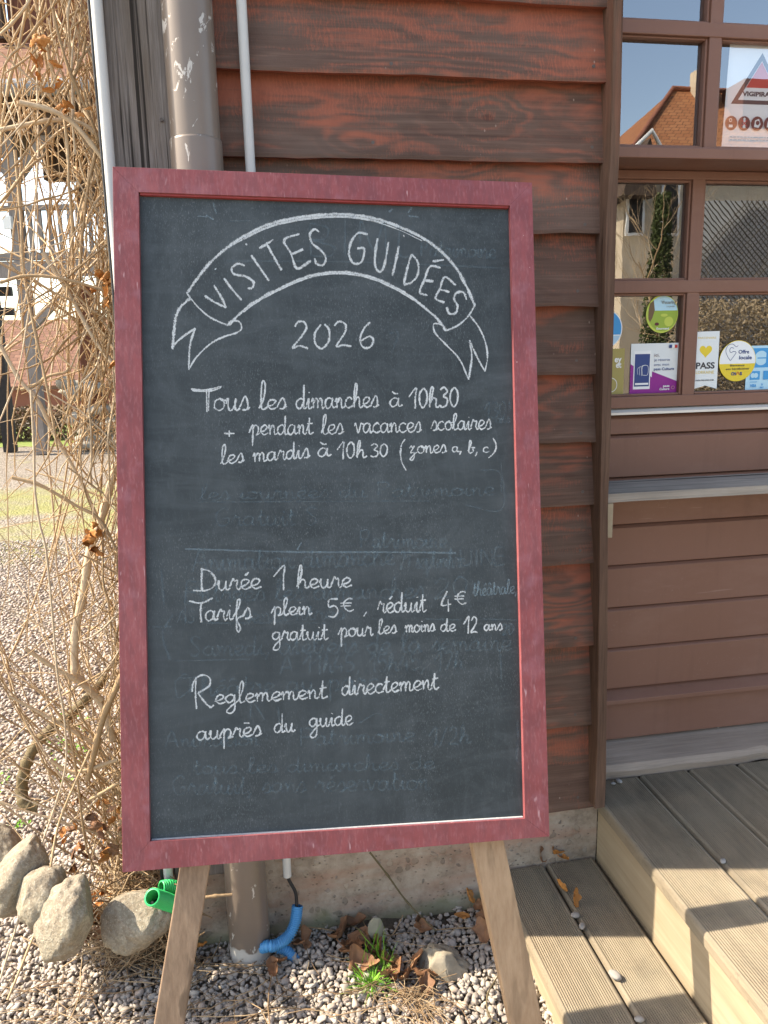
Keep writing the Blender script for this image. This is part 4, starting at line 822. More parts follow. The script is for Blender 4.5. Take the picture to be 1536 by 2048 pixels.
# ------------------------------------------------------------------ stickers and posters behind the glass
ZH = lambda y: y
def textmesh(body, size, bold=0.0, align='LEFT'):
    c = bpy.data.curves.new('t', 'FONT'); c.body = body; c.size = size; c.align_x = align; c.offset = bold; c.resolution_u = 3
    o = bpy.data.objects.new('t', c); COL.objects.link(o); dg = bpy.context.evaluated_depsgraph_get(); dg.update()
    me = bpy.data.meshes.new_from_object(o.evaluated_get(dg)); bpy.data.objects.remove(o); bpy.data.curves.remove(c); return me
class Sticker:
    def __init__(s, name, label, cat, x, z, y): s.o = thing(name, label, cat, (x, y, z)); s.x, s.z, s.y, s.k = x, z, y, 0
    def poly(s, name, pts, mat, lay=None):
        s.k += 1; m = MB(); y = s.y - (s.k if lay is None else lay) * .00018; m.face([(a, y, b) for a, b in pts]); return m.build(name, mat, s.o)
    def rect(s, name, x0, x1, z0, z1, mat): return s.poly(name, [(x0, z0), (x1, z0), (x1, z1), (x0, z1)], mat)
    def disc(s, name, x, z, r, mat, rz=None, a0=0, a1=360, n=48):
        return s.poly(name, [(x + r * math.cos(math.radians(t)), z + (rz or r) * math.sin(math.radians(t))) for t in np.linspace(a0, a1, n, endpoint=(a1 - a0 < 360))], mat)
    def text(s, body, x, z, size, mat, width=None, bold=0.0, align='LEFT', shear=0):
        s.k += 1; me = textmesh(body, size, bold, 'LEFT'); xs_ = [v.co.x for v in me.vertices]; x0, x1 = min(xs_), max(xs_); k = (width / (x1 - x0)) if width else 1
        w = (x1 - x0) * k; ox = {'LEFT': 0, 'CENTER': -w / 2, 'RIGHT': -w}[align]
        for v in me.vertices:
            a, b = v.co.x, v.co.y; v.co = ((a - x0) * k + ox + x - s.x + shear * b, -s.k * .00018, b + z - s.z)
        me.materials.clear(); me.materials.append(mat); o = bpy.data.objects.new('lettering', me); COL.objects.link(o); o.parent = s.o; return o
    def stroke(s, name, pts, w, mat):
        s.k += 1; m = MB(); P = [np.array(q) for q in smooth_path(pts, 6)]; L = []; R = []
        for i in range(len(P)):
            t = P[min(i + 1, len(P) - 1)] - P[max(i - 1, 0)]; t = t / (np.linalg.norm(t) + 1e-9); nn = np.array([-t[1], t[0]]) * w / 2; L.append(P[i] + nn); R.append(P[i] - nn)
        y = s.y - s.k * .00018
        for i in range(len(P) - 1): m.face([(*L[i][:1], y, L[i][1]), (R[i][0], y, R[i][1]), (R[i + 1][0], y, R[i + 1][1]), (L[i + 1][0], y, L[i + 1][1])])
        return m.build(name, mat, s.o)
C_ = {k: flat('print_' + k, v) for k, v in dict(white=(.78, .80, .80), paper=(.70, .74, .74), navy=(.03, .06, .20), dark=(.04, .04, .05), purple=(.27, .02, .24), yellow=(.74, .56, .05), gold=(.70, .50, .10), olive=(.36, .30, .10), blue=(.04, .30, .62), sky=(.42, .66, .78), red=(.55, .05, .04), pink=(.60, .30, .32), green=(.30, .42, .06), lime=(.50, .58, .10), maroon=(.12, .025, .03), skyblue=(.40, .60, .75), brown=(.16, .10, .05), grey=(.35, .37, .38)).items()}
YS = 1.8918   # stuck on the outside of the lower panes
# round green garden sticker
s = Sticker('round_sticker', 'round green garden sticker with pale blue top and brown trunk, lower left pane', 'sticker', 1.061, 1.49, YS)
s.disc('sticker_rim', 1.061, 1.490, .0445, C_['lime'], .0475); s.disc('sticker_face', 1.063, 1.491, .041, C_['sky'], .044)
s.poly('lawn', [(1.063 + .041 * math.cos(t), 1.491 + .044 * math.sin(t)) for t in np.linspace(math.radians(170), math.radians(370), 40)], C_['green'])
s.poly('trunk', [(1.023, 1.500), (1.026, 1.517), (1.036, 1.524), (1.040, 1.500), (1.034, 1.480), (1.028, 1.470), (1.023, 1.478)], C_['brown'])
s.disc('melon', 1.084, 1.473, .0145, C_['green']); s.disc('melon', 1.080, 1.471, .0125, C_['lime']); s.disc('flowers', 1.047, 1.465, .006, C_['maroon'], .004)
s.disc('lawn_light', 1.066, 1.487, .010, C_['lime'], .004)
s.text('Wesserling', 1.057, 1.515, .0125, C_['brown'], .040); s.text('Le Jardin', 1.072, 1.507, .006, C_['brown'], .022); s.text('Gourmand', 1.063, 1.451, .0075, C_['white'], .036, .0002, 'CENTER')
s = Sticker('round_sticker', 'blue sea coloured round sticker half hidden behind the trim board', 'sticker', .915, 1.455, YS)
s.disc('sticker_face', .907, 1.455, .0455, C_['white'], .048); s.disc('print', .907, 1.455, .043, C_['blue'], .0455); s.poly('print', [(.907 + .043 * math.cos(t), 1.455 + .0455 * math.sin(t)) for t in np.linspace(math.radians(200), math.radians(340), 20)], C_['skyblue']); s.rect('wave', .87, .946, 1.438, 1.4405, C_['white'])
s = Sticker('notice', 'olive gold notice half hidden behind the trim board', 'notice', .91, 1.285, YS)
s.rect('card', .87, .9615, 1.284, 1.4055, C_['olive']); s.text('ey', .9535, 1.371, .022, C_['white'], .019, .0006, 'RIGHT'); s.text('et', .9535, 1.357, .022, C_['white'], .015, .0006, 'RIGHT'); s.stroke('emblem', [(.925 + .018 * math.cos(t), 1.313 + .018 * math.sin(t)) for t in np.linspace(0, 6.28, 14)], .0016, C_['white'])
# pass card
s = Sticker('notice', 'pale blue and purple notice with a blue phone on it, in the lower left pane', 'notice', 1.045, 1.284, YS)
X0, X1, Z0, Z1 = .979, 1.1125, 1.2845, 1.4165
s.rect('card', X0, X1, Z0, Z1, C_['paper']); s.poly('purple_band', [(X0, Z0), (X1, Z0), (X1, 1.318), (1.040, 1.345), (1.040, 1.330), (X0, 1.365)], C_['purple'])
s.rect('phone', .988, 1.035, 1.300, 1.398, C_['white']); s.rect('phone_screen', .9905, 1.0325, 1.307, 1.390, C_['navy'])
for k in range(3): s.stroke('ticket', [(1.000 + k * .005, 1.338 - k * .002), (.9985 + k * .006, 1.352 + k * .003), (1.006 + k * .0075, 1.358 + k * .002)], .0008, C_['paper'])
s.stroke('ticket', [(1.012, 1.336), (1.012, 1.358), (1.027, 1.359), (1.027, 1.337), (1.012, 1.336)], .0010, C_['white'])
s.rect('phone_bar', .993, 1.030, 1.311, 1.316, C_['white'])
s.text('ici,', 1.044, 1.383, .011, C_['maroon'], .014); s.text('je réserve', 1.044, 1.371, .0095, C_['navy'], .044); s.text('avec mon', 1.044, 1.359, .0095, C_['navy'], .042); s.text('pass Culture', 1.044, 1.3475, .0095, C_['navy'], .057, .0002)
s.text('pass', 1.090, 1.304, .008, C_['white'], .018, .0002, 'RIGHT'); s.text('Culture', 1.090, 1.296, .008, C_['white'], .028, .0002, 'RIGHT')
s.stroke('emblem', [(1.100 + .004 * math.cos(t), 1.302 + .004 * math.sin(t)) for t in np.linspace(0, 6.28, 10)], .0010, C_['pink'])
s.rect('flag', 1.084, 1.092, 1.404, 1.412, C_['navy']); s.rect('flag', 1.092, 1.099, 1.404, 1.412, C_['white']); s.rect('flag', 1.099, 1.107, 1.404, 1.412, C_['red'])
# ribbon notice
s = Sticker('notice', 'pale ribbon shaped notice with a yellow heart and the word PASS', 'notice', 1.193, 1.295, YS)
s.poly('card', [(1.159, 1.2955), (1.194, 1.304), (1.228, 1.2945), (1.227, 1.4445), (1.158, 1.4435)], C_['paper'])
hx, hz = 1.190, 1.394; s.poly('heart', [(hx + .00112 * 16 * math.sin(t) ** 3, hz + .00112 * (13 * math.cos(t) - 5 * math.cos(2 * t) - 2 * math.cos(3 * t) - math.cos(4 * t))) for t in np.linspace(0, 2 * math.pi, 40, endpoint=False)], C_['yellow'])
s.text('PARTENAIRE', 1.192, 1.425, .0075, C_['gold'], .052, 0, 'CENTER'); s.text('PASS', 1.191, 1.3485, .0225, C_['dark'], .054, .0007, 'CENTER'); s.text('LORRAINE', 1.191, 1.335, .011, C_['gold'], .052, 0, 'CENTER'); s.text('PASSLORRAINE.COM', 1.191, 1.316, .0055, C_['dark'], .052, .0001, 'CENTER')
# round offer sticker
s = Sticker('round_sticker', 'round white and yellow sticker reading Offre locale on the lower right pane', 'sticker', 1.283, 1.366, YS - .0012)
s.disc('sticker_rim', 1.283, 1.366, .0535, C_['yellow']); s.disc('sticker_face', 1.283, 1.366, .052, C_['white'])
s.poly('yellow_band', [(1.283 + .052 * math.cos(t), 1.366 + .052 * math.sin(t)) for t in np.linspace(math.radians(188), math.radians(352), 40)], C_['yellow'])
s.stroke('pin', [(1.262, 1.367), (1.252, 1.380), (1.247, 1.394), (1.253, 1.407), (1.266, 1.410), (1.276, 1.403), (1.282, 1.406)], .0013, C_['navy']); s.stroke('pin', [(1.262, 1.367), (1.272, 1.380), (1.277, 1.388), (1.270, 1.391), (1.262, 1.388), (1.258, 1.394), (1.262, 1.401), (1.270, 1.399)], .0013, C_['navy'])
s.text('Offre', 1.284, 1.385, .0135, C_['navy'], .031, .0003); s.text('locale', 1.287, 1.370, .0135, C_['navy'], .037, .0003)
s.text('Bienvenue', 1.283, 1.352, .0075, C_['dark'], .042, .0001, 'CENTER'); s.text('aux bénéficiaires', 1.284, 1.343, .0075, C_['dark'], .068, .0001, 'CENTER'); s.text('CN', 1.266, 1.329, .011, C_['navy'], .014, .0005); s.text('S', 1.291, 1.329, .011, C_['navy'], .007, .0005); s.stroke('emblem', [(1.281, 1.3295), (1.285, 1.337), (1.290, 1.330)], .0016, C_['red'])
# payment card sticker
s = Sticker('notice', 'blue payment card sticker at the right edge of the lower pane', 'sticker', 1.36, 1.284, YS)
s.rect('card', 1.3115, 1.432, 1.2835, 1.4045, C_['sky']); s.rect('blue_field', 1.323, 1.432, 1.347, 1.398, C_['blue'])
s.disc('emblem', 1.353, 1.372, .019, C_['sky'], None, 40, 320); s.rect('emblem', 1.342, 1.372, 1.3705, 1.3735, C_['blue']); s.poly('emblem', [(1.376, 1.354), (1.392, 1.354), (1.398, 1.363), (1.392, 1.372), (1.398, 1.381), (1.392, 1.390), (1.376, 1.390)], C_['sky'])
s.rect('blue_field', 1.323, 1.352, 1.315, 1.338, C_['blue']); s.disc('emblem', 1.331, 1.3265, .0065, C_['sky']); s.disc('emblem', 1.340, 1.3265, .0065, C_['sky']); s.rect('blue_field', 1.362, 1.40, 1.315, 1.338, C_['blue'])
s.rect('blue_field', 1.323, 1.345, 1.3085, 1.310, C_['blue']); s.text('VISA', 1.324, 1.296, .010, C_['blue'], .019, .0004, 'LEFT', .15); s.text('V', 1.357, 1.299, .008, C_['blue'], .006, .0003); s.text('PAY', 1.354, 1.292, .006, C_['blue'], .012, .0003)
# warning poster
YU = 1.802
s = Sticker('poster', 'white warning poster with a red and blue triangle reading VIGIPIRATE, in the upper window', 'poster', 1.235, 1.855, YU)
pl, pr_ = 1.146, 1.322
s.poly('paper', [(pl - .003, 1.8615), (pr_, 1.8615), (pr_, 2.094), (pl + .004, 2.095)], C_['white'])
tx, tz0, tz1, hw = 1.235, 1.966, 2.078, .074
def tri(nm, k, mat):
    c = tz0 + (tz1 - tz0) / 3; s.poly(nm, [(tx + (a) * k, c + (b - c) * k) for a, b in ((-hw, tz0), (hw, tz0), (0, tz1))], mat)
tri('triangle', 1.0, C_['dark']); tri('triangle', .76, C_['white'])
c_ = tz0 + (tz1 - tz0) / 3; zc = tz0 + .036; q = .74; yy = lambda b: c_ + (b - c_) * q
wz = hw * q * (yy(tz1) - zc) / (yy(tz1) - yy(tz0)); s.poly('red_triangle', [(tx - wz, zc), (tx + wz, zc), (tx, yy(tz1))], C_['red'])
s.text('VIGIPIRATE', tx, 1.984, .0135, C_['dark'], .092, .0006, 'CENTER')
for k in range(4):
    cx = pl + .0185 + k * .0335; s.disc('pictogram', cx, 1.9235, .0158, C_['maroon'])
    if k == 0: s.disc('symbol', cx - .002, 1.930, .004, C_['white']); s.disc('symbol', cx - .002, 1.930, .0025, C_['maroon']); s.rect('symbol', cx - .006, cx + .004, 1.914, 1.920, C_['white'])
    elif k == 1: s.rect('symbol', cx - .0035, cx + .0035, 1.913, 1.930, C_['white']); s.disc('symbol', cx, 1.933, .003, C_['white']); s.stroke('symbol', [(cx - .007, 1.917), (cx + .007, 1.930)], .0022, C_['red']); s.stroke('symbol', [(cx + .007, 1.917), (cx - .007, 1.930)], .0022, C_['red'])
    else: s.poly('symbol', [(cx - .008, 1.916), (cx + .004, 1.914), (cx + .009, 1.922), (cx + .004, 1.934), (cx - .006, 1.930)], C_['white']); s.disc('symbol', cx + .001, 1.925, .005, C_['maroon'])
for j in range(2):
    x = pl + .014
    while x < pr_ - .02: w = random.uniform(.004, .013); s.rect('small_print', x, x + w, 1.8915 - j * .007, 1.8935 - j * .007, C_['grey']); x += w + .0022

# ------------------------------------------------------------------ climbing vine
vn = thing('climbing_vine', 'tangle of dry leafless climbing vine hanging at the building corner, a few orange leaves', 'vine', (-.36, 1.85, 0))
rv = random.Random(21)
def wander(p, d, L, step, wob, grav=0.0, r=rv):
    p = np.array(p, float); d = np.array(d, float); d /= np.linalg.norm(d); out = [p.copy()]; n = max(3, int(L / step))
    for i in range(n):
        d = d + np.array([r.gauss(0, wob), r.gauss(0, wob * .7), r.gauss(0, wob)]) + np.array([0, 0, -grav]); d /= np.linalg.norm(d)
        p = p + d * step
        if p[1] < 1.70: p[1] = 1.70 + .005; d[1] = abs(d[1])
        if p[0] > -.262 : p[0] = -.262 - rv.random() * .01; d[0] = -abs(d[0]) * .5
        if p[2] < .02: p[2] = .02; d[2] = abs(d[2]) * .3
        out.append(p.copy())
    return out
def nodes(P, r0, r1, every=4, swell=.45):
    n = len(P); return [(r0 + (r1 - r0) * i / (n - 1)) * (1 + (swell if i % every == 0 and 0 < i < n - 1 else 0)) for i in range(n)]
st = MB(); tw = MB()
rx = lambda: -.262 - abs(rv.gauss(0, .085))
def sub(P, n, L0, L1, rr):
    for _ in range(n):
        i = rv.randrange(1, len(P) - 1); t = P[i + 1] - P[i]; d = t / (np.linalg.norm(t) + 1e-9) + np.array([rv.gauss(-.3, .7), rv.gauss(0, .5), rv.gauss(0, .6)])
        Q = wander(P[i], d, rv.uniform(L0, L1), .022, .16, .02); tw.tube(Q, nodes(Q, rr, rr * .45, 3, .3), 5)
for k in range(29):                                             # long hanging stems
    x = -.265 - abs(rv.gauss(0, .10)); y = rv.uniform(1.71, 2.05); z = rv.uniform(1.9, 2.7); L = rv.uniform(.8, 2.0)
    P = wander((x, y, z), (rv.gauss(.0, .14), rv.gauss(0, .08), -1), L, .04, .055); r0 = rv.choice((.0014, .0018, .0022, .0032)); st.tube(P, nodes(P, r0, r0 * .6), 6); sub(P, rv.randrange(1, 5), .06, .25, r0 * .45)
for k in range(58):                                             # slanting shoots leaving the tangle
    x = rx(); z = rv.uniform(.25, 2.3); up = rv.choice((-1, -.4, .5, 1.1)); P = wander((x, rv.uniform(1.71, 1.95), z), (-rv.uniform(.3, 1.1) if rv.random() < .75 else .4, rv.gauss(0, .25), up), rv.uniform(.18, .5), .03, .11, .02)
    r0 = rv.choice((.0012, .0017, .0023)); st.tube(P, nodes(P, r0, r0 * .5), 6); sub(P, 3, .04, .15, r0 * .5)
for k in range(560):                                            # the dense part beside the wall
    x = -.262 - abs(rv.gauss(0, .036 if rv.random() < .75 else .075)); z = rv.uniform(.06, 2.35); P = wander((x, rv.uniform(1.71, 1.9), z), (rv.gauss(-.1, .42), rv.gauss(0, .3), rv.choice((-1, -1, 1)) * rv.uniform(.3, 1)), rv.uniform(.10, .48), .030, .11, .015)
    r0 = rv.choice((.0008, .0011, .0015, .0020, .0027)); (st if r0 > .0017 else tw).tube(P, nodes(P, r0, r0 * .55, 3), 5)
for k in range(110):                                            # shoots rising from the root
    P = wander((-.30 + rv.gauss(0, .06), rv.uniform(1.71, 1.9), rv.uniform(.03, .25)), (rv.gauss(-.15, .35), rv.gauss(0, .2), 1), rv.uniform(.3, 1.1), .035, .09); r0 = rv.choice((.0012, .0018, .0028)); st.tube(P, nodes(P, r0, r0 * .5), 6)
for k in range(160):                                            # curly tendrils
    x = -.265 - abs(rv.gauss(0, .13)); z = rv.uniform(.5, 2.2); P = wander((x, rv.uniform(1.71, 1.9), z), (rv.gauss(0, 1), rv.gauss(0, .5), rv.gauss(0, 1)), rv.uniform(.04, .10), .010, .45, .03); tw.tube(P, .0008, 4)
def traced(mb, pts, y, r0, r1, n=8, seg=6, wob=.0):
    P = smooth_path([Yp(a, b, y + dy) for a, b, dy in pts], seg); P = [p + np.array([rv.gauss(0, wob), 0, rv.gauss(0, wob)]) for p in P]; mb.tube(P, nodes(P, r0, r1, 5, .25), n)
# the most visible stems, measured
traced(st, [(86, 505, 0), (140, 590, .02), (190, 680, .02), (245, 750, 0)], 1.72, .0046, .0044); traced(st, [(30, 300, 0), (42, 430, 0), (50, 560, .0), (95, 780, 0), (115, 900, 0)], 1.72, .0032, .0024)
traced(st, [(0, 690, 0), (40, 760, 0), (75, 800, 0), (110, 870, .02), (160, 960, .03), (215, 1080, .03)], 1.74, .0046, .0040); traced(st, [(42, 780, 0), (70, 770, 0), (98, 752, 0), (130, 745, 0), (138, 735, 0)], 1.74, .0036, .0030)
traced(st, [(25, 955, 0), (80, 970, 0), (150, 1010, 0), (200, 1040, 0), (238, 1110, 0)], 1.72, .004, .003); traced(st, [(0, 565, 0), (50, 552, 0), (110, 555, 0), (180, 572, 0), (230, 590, 0)], 1.70, .0034, .003)
traced(st, [(62, 780, 0), (68, 900, 0), (70, 980, 0), (80, 1050, 0), (92, 1100, 0), (105, 1230, 0), (115, 1350, 0), (130, 1450, 0), (128, 1550, 0), (80, 1700, 0), (40, 1830, -.05), (0, 1960, -.12)], 1.68, .0024, .0022)
traced(st, [(135, 1440, 0), (155, 1560, 0), (170, 1680, 0), (190, 1740, 0)], 1.68, .0026, .002); traced(st, [(180, 1500, 0), (120, 1640, 0), (100, 1740, -.05), (75, 1850, -.1), (60, 1890, -.12), (15, 2000, -.2)], 1.66, .0026, .0024)
traced(st, [(0, 70, 0), (30, 40, 0), (60, 0, 0), (80, -60, 0)], 1.72, .0028, .0026); traced(st, [(0, 260, 0), (50, 250, 0), (110, 240, 0), (170, 250, 0), (220, 300, 0)], 1.74, .0045, .004); traced(st, [(40, 205, 0), (100, 220, 0), (150, 250, 0), (215, 330, 0)], 1.70, .0055, .0045)
traced(st, [(232, 930, .05), (205, 1030, .03), (180, 1100, 0), (168, 1180, 0), (152, 1260, 0), (150, 1340, 0), (165, 1365, 0), (205, 1410, 0), (225, 1480, 0)], 1.76, .0085, .0090); traced(st, [(50, 1296, 0), (100, 1330, 0), (160, 1365, 0), (205, 1400, 0)], 1.74, .0042, .0065)
traced(st, [(18, 1392, 0), (70, 1420, 0), (125, 1450, 0), (185, 1485, 0)], 1.72, .003, .004); traced(st, [(275, 1290, 0), (235, 1370, 0), (205, 1440, 0), (185, 1520, 0), (175, 1560, 0)], 1.70, .0075, .0065)
traced(st, [(100, 1518, 0), (130, 1540, 0), (165, 1542, 0), (235, 1520, 0)], 1.70, .004, .0045); traced(st, [(175, 1602, 0), (205, 1585, 0), (238, 1565, 0)], 1.68, .0032, .0035)
st.build('stems', M['vine'], vn); tw.build('twigs', M['twig'], vn)
tk = MB(); traced(tk, [(76, 1612, -.02), (50, 1608, -.02), (44, 1575, 0), (52, 1530, 0), (72, 1490, .02), (105, 1455, .04), (140, 1430, .06), (180, 1390, .08), (215, 1350, .10)], 1.84, .0145, .0105, 12, 8); tk.build('trunk', M['bark'], vn)
# dry leaves still hanging on the vine, and the leaf shape used everywhere
def leaf_mesh(name, mat, seed, L=.05, Wd=.042, curl=1.2, lobes=True):
    r = random.Random(seed); vs, fs = [], []; NU, NV = 16, 8
    cw = r.uniform(.5, 1.0) * curl; tip = r.uniform(-.9, .9) * curl
    for i in range(NU + 1):
        u = i / NU; w = math.sin(math.pi * min(1, u * .93 + .05)) ** .75
        if lobes: w *= 1 + .20 * math.sin(u * 11 + seed) + .30 * mnoise.noise((u * 6, seed * 3.3, 1))
        for j in range(NV + 1):
            v = j / NV * 2 - 1; x = v * w * Wd / 2; ang = v * cw * 1.1 + .35 * mnoise.noise((u * 3, v * 2, seed * 1.7)); z = abs(math.sin(ang)) * w * Wd * .38 + .0045 * mnoise.noise((u * 4.5, v * 3.5, seed)) ; x *= max(.35, math.cos(ang * .6))
            yy_ = (u - .5) * L; z += math.sin((u - .5) * tip * 2.2) * L * .22 + (u - .5) ** 2 * L * .5 * curl
            vs.append((x, yy_, z))
    for i in range(NU):
        for j in range(NV): a = i * (NV + 1) + j; fs.append((a, a + 1, a + NV + 2, a + NV + 1))
    me = bpy.data.meshes.new(name); me.from_pydata(vs, [], fs); me.polygons.foreach_set('use_smooth', [True] * len(fs)); me.materials.append(mat); me.update(); return me
LM = [leaf_mesh('leaf', M['leaf'], k, .056, .044, 1.25) for k in range(6)]; LO = [leaf_mesh('leaf', M['leaf_o'], 20 + k, .05, .045, 1.6) for k in range(5)]
for (x, y, n, sz) in ((82, 97, 7, .55), (88, 175, 4, .45), (142, 222, 4, .4), (205, 560, 5, .55), (204, 600, 3, .45), (226, 735, 3, .45), (180, 1062, 5, .6), (186, 1090, 4, .6), (232, 560, 3, .4), (162, 238, 3, .4), (150, 1660, 3, .5), (140, 1735, 4, .5), (168, 1700, 4, .5), (120, 1690, 2, .4), (205, 1660, 5, .55), (222, 1700, 5, .6), (190, 1640, 4, .5), (228, 1640, 4, .5), (160, 1610, 3, .45), (215, 1600, 3, .45), (225, 560, 2, .4)):
    c = Yp(x, y, 1.685)
    for k in range(n):
        o = bpy.data.objects.new('leaf', rv.choice(LO if y < 1200 else LO + LM)); COL.objects.link(o); o.parent = vn
        o.location = Vector(tuple(c)) + Vector((rv.gauss(0, .011), rv.gauss(0, .01), rv.gauss(0, .013))) - vn.location; o.rotation_euler = (rv.uniform(0, 6), rv.uniform(0, 6), rv.uniform(0, 6)); o.scale = (sz, sz, sz)
# matted dead twigs below the vine and loose straw over the gravel
mt = MB()
for k in range(1700):
    x = rv.gauss(-.285, .062); y = rv.uniform(1.63, 1.92); z = abs(rv.gauss(0, .105)) * max(.25, 1 + (x + .26) * 3.5) + .012
    if x > -.2 or x < -.47: continue
    a = rv.uniform(0, 6.28); d = (math.cos(a), math.sin(a) * .6, rv.gauss(0, .5)); L = rv.uniform(.05, .22); p = np.array((x, y, z)); dd = np.array(d); dd /= np.linalg.norm(dd); kx = rv.gauss(0, .02)
    P = [p + dd * L * (t - .5) + np.array([0, 0, kx * (1 - (2 * t - 1) ** 2)]) for t in np.linspace(0, 1, 4)]; P = [np.array([min(q[0], -.215) if q[1] > 1.64 else q[0], q[1], max(q[2], .008)]) for q in P]
    r0 = rv.choice((.0009, .0012, .0017)); mt.tube(P, r0, 4)
o = mt.build('dry_twig_litter', M['straw']); stuff(o); o['label'] = 'matted dead twigs and stalks heaped under the vine'
sr = MB()
for k in range(330):
    x = rv.uniform(-.75, .5); y = rv.uniform(1.15, 1.62)
    if x > -.05 and rv.random() < .55: continue
    a = rv.gauss(0, .7); L = rv.uniform(.04, .24); z = rv.uniform(.014, .026); n = 5; P = []; c = rv.gauss(0, .6)
    for t in np.linspace(-.5, .5, n): P.append((x + math.cos(a + c * t) * L * t, y + math.sin(a + c * t) * L * t, z + rv.uniform(0, .004)))
    sr.tube(P, rv.choice((.0007, .0009, .0013)), 4)
o = sr.build('dry_straw', M['straw']); stuff(o); o['label'] = 'loose dry straws scattered over the gravel'

# ------------------------------------------------------------------ boulders, stones
def boulder(name, label, cat, px, py, wpx, hpx, y, mat, seed, depth=1.0, rough=.22, rz=0, tilt=0, cuts=5, group=None, sub=5):
    c = Yp(px, py, y); w = np.linalg.norm(Yp(px + wpx / 2, py, y) - Yp(px - wpx / 2, py, y)) / 2 * .90; h = np.linalg.norm(Yp(px, py + hpx / 2, y) - Yp(px, py - hpx / 2, y)) / 2 * .9
    bv, bf = ico(sub); r = random.Random(seed); v = []
    for q in bv:
        q = Vector(q); d = 1 + rough * mnoise.noise(q * 1.3 + Vector((seed, 0, 0))) + rough * .4 * mnoise.noise(q * 3.1 + Vector((0, seed, 0))) + rough * .13 * mnoise.noise(q * 8 + Vector((0, 0, seed))) + rough * .06 * mnoise.noise(q * 21 + Vector((seed, 0, seed))); v.append(np.array(q) * d)
    v = np.array(v)
    for _ in range(cuts):
        n = np.array([r.gauss(0, 1) for _ in range(3)]); n /= np.linalg.norm(n); hh = r.uniform(.76, .94); s_ = v @ n; v = v - np.where(s_ > hh, (s_ - hh) * .93, 0)[:, None] * n
    v = v * np.array([w, (w + h) / 2 * depth, h]); R = np.array(Euler((0, math.radians(tilt), math.radians(rz))).to_matrix()); v = v @ R.T
    o = np_mesh(name, v, bf, mat); o.location = tuple(c); tag(o, label, cat, group); return o
GB = 'boulders lined up under the vine'
boulder('boulder', 'pale boulder farthest left, cut by the frame edge, behind the big rounded one', 'boulder', 2, 1712, 110, 120, 1.76, M['boulder'], 3, 1, .16, 0, -20, 2, GB)
boulder('boulder', 'big smooth rounded pale boulder, second from the left under the vine', 'boulder', 42, 1752, 118, 162, 1.66, M['boulder'], 9, 1.0, .15, 0, 18, 2, GB)
boulder('boulder', 'smaller rounded boulder between the big rounded one and the angular one', 'boulder', 86, 1792, 108, 122, 1.59, M['boulder'], 33, 1, .16, 0, 12, 2, GB)
boulder('boulder', 'angular tan boulder with a ridged face in the middle of the row', 'boulder', 134, 1836, 118, 158, 1.53, M['boulder'], 15, 1, .22, 14, 22, 6, GB)
boulder('boulder', 'low wide cream boulder just left of the easel leg, under the green hose', 'boulder', 274, 1842, 160, 112, 1.56, M['boulder'], 27, .8, .20, -6, -14, 4, GB)
boulder('rock', 'angular grey brown rock with rough mossy side lying on the gravel by the right leg', 'rock', 888, 1938, 122, 84, 1.50, M['rock'], 41, .75, .42, -20, 28, 14)
fs = boulder('flat_stone', 'flat grey green stone standing upright among brown leaves', 'stone', 752, 1857, 34, 50, 1.60, M['flat'], 52, .35, .12, 0, 0, 2)
for i, (px, py, z, r, lab) in enumerate(((1151, 1830, .094, .010, 'pale pebble wedged in the step gap just below the curled orange leaf'), (1164, 1852, .094, .009, 'lilac grey pebble in the step gap, second below the curled leaf'), (1230, 1950, .094, .013, 'greenish grey pebble on the step gap in the sunlit strip'), (1279, 2038, .094, .009, 'small pebble in the step gap at the bottom edge of the picture'), (1446, 1722, .268, .008, 'small white pebble in the deck gap at the shadow edge'), (1238, 1562, .268, .009, 'larger grey pebble in the deck corner beside the trim board'), (1226, 1567, .268, .006, 'smaller grey pebble in the deck corner beside the trim board'), (1435, 1451, .318, .009, 'single grey pebble on the weathered threshold plank'))):
    q = Zp(px, py, z + r * .5); o = np_mesh('pebble', ico(3)[0] * np.array([r * 1.1, r * .8, r * .6]) * (1 + .15 * np.array([mnoise.noise(Vector(k) * 1.5 + Vector((i * 5, 0, 0))) for k in ico(3)[0]]))[:, None], ico(3)[1], M['pebg']); o.location = tuple(q); o.rotation_euler = (0, 0, i); tag(o, lab, 'pebble', 'pebbles on the deck and step')
for i, (a, b, c, d, lab) in enumerate(((-.62, -.45, 1.335, 1.435, 'worn sandy paver at the bottom edge, left of the easel leg, first of the row'), (-.44, -.27, 1.33, 1.432, 'worn sandy paver bedded in the gravel left of the easel leg, second of the row'), (-.19, -.10, 1.352, 1.445, 'broken sandy paver bedded in gravel right of the left easel leg'))):
    m = MB(); m.box(a, b, c, d, -.04, .012); o = m.build('paver', M['brick'], None, .006, 3); tag(o, lab, 'paver', 'sandy pavers in the gravel')

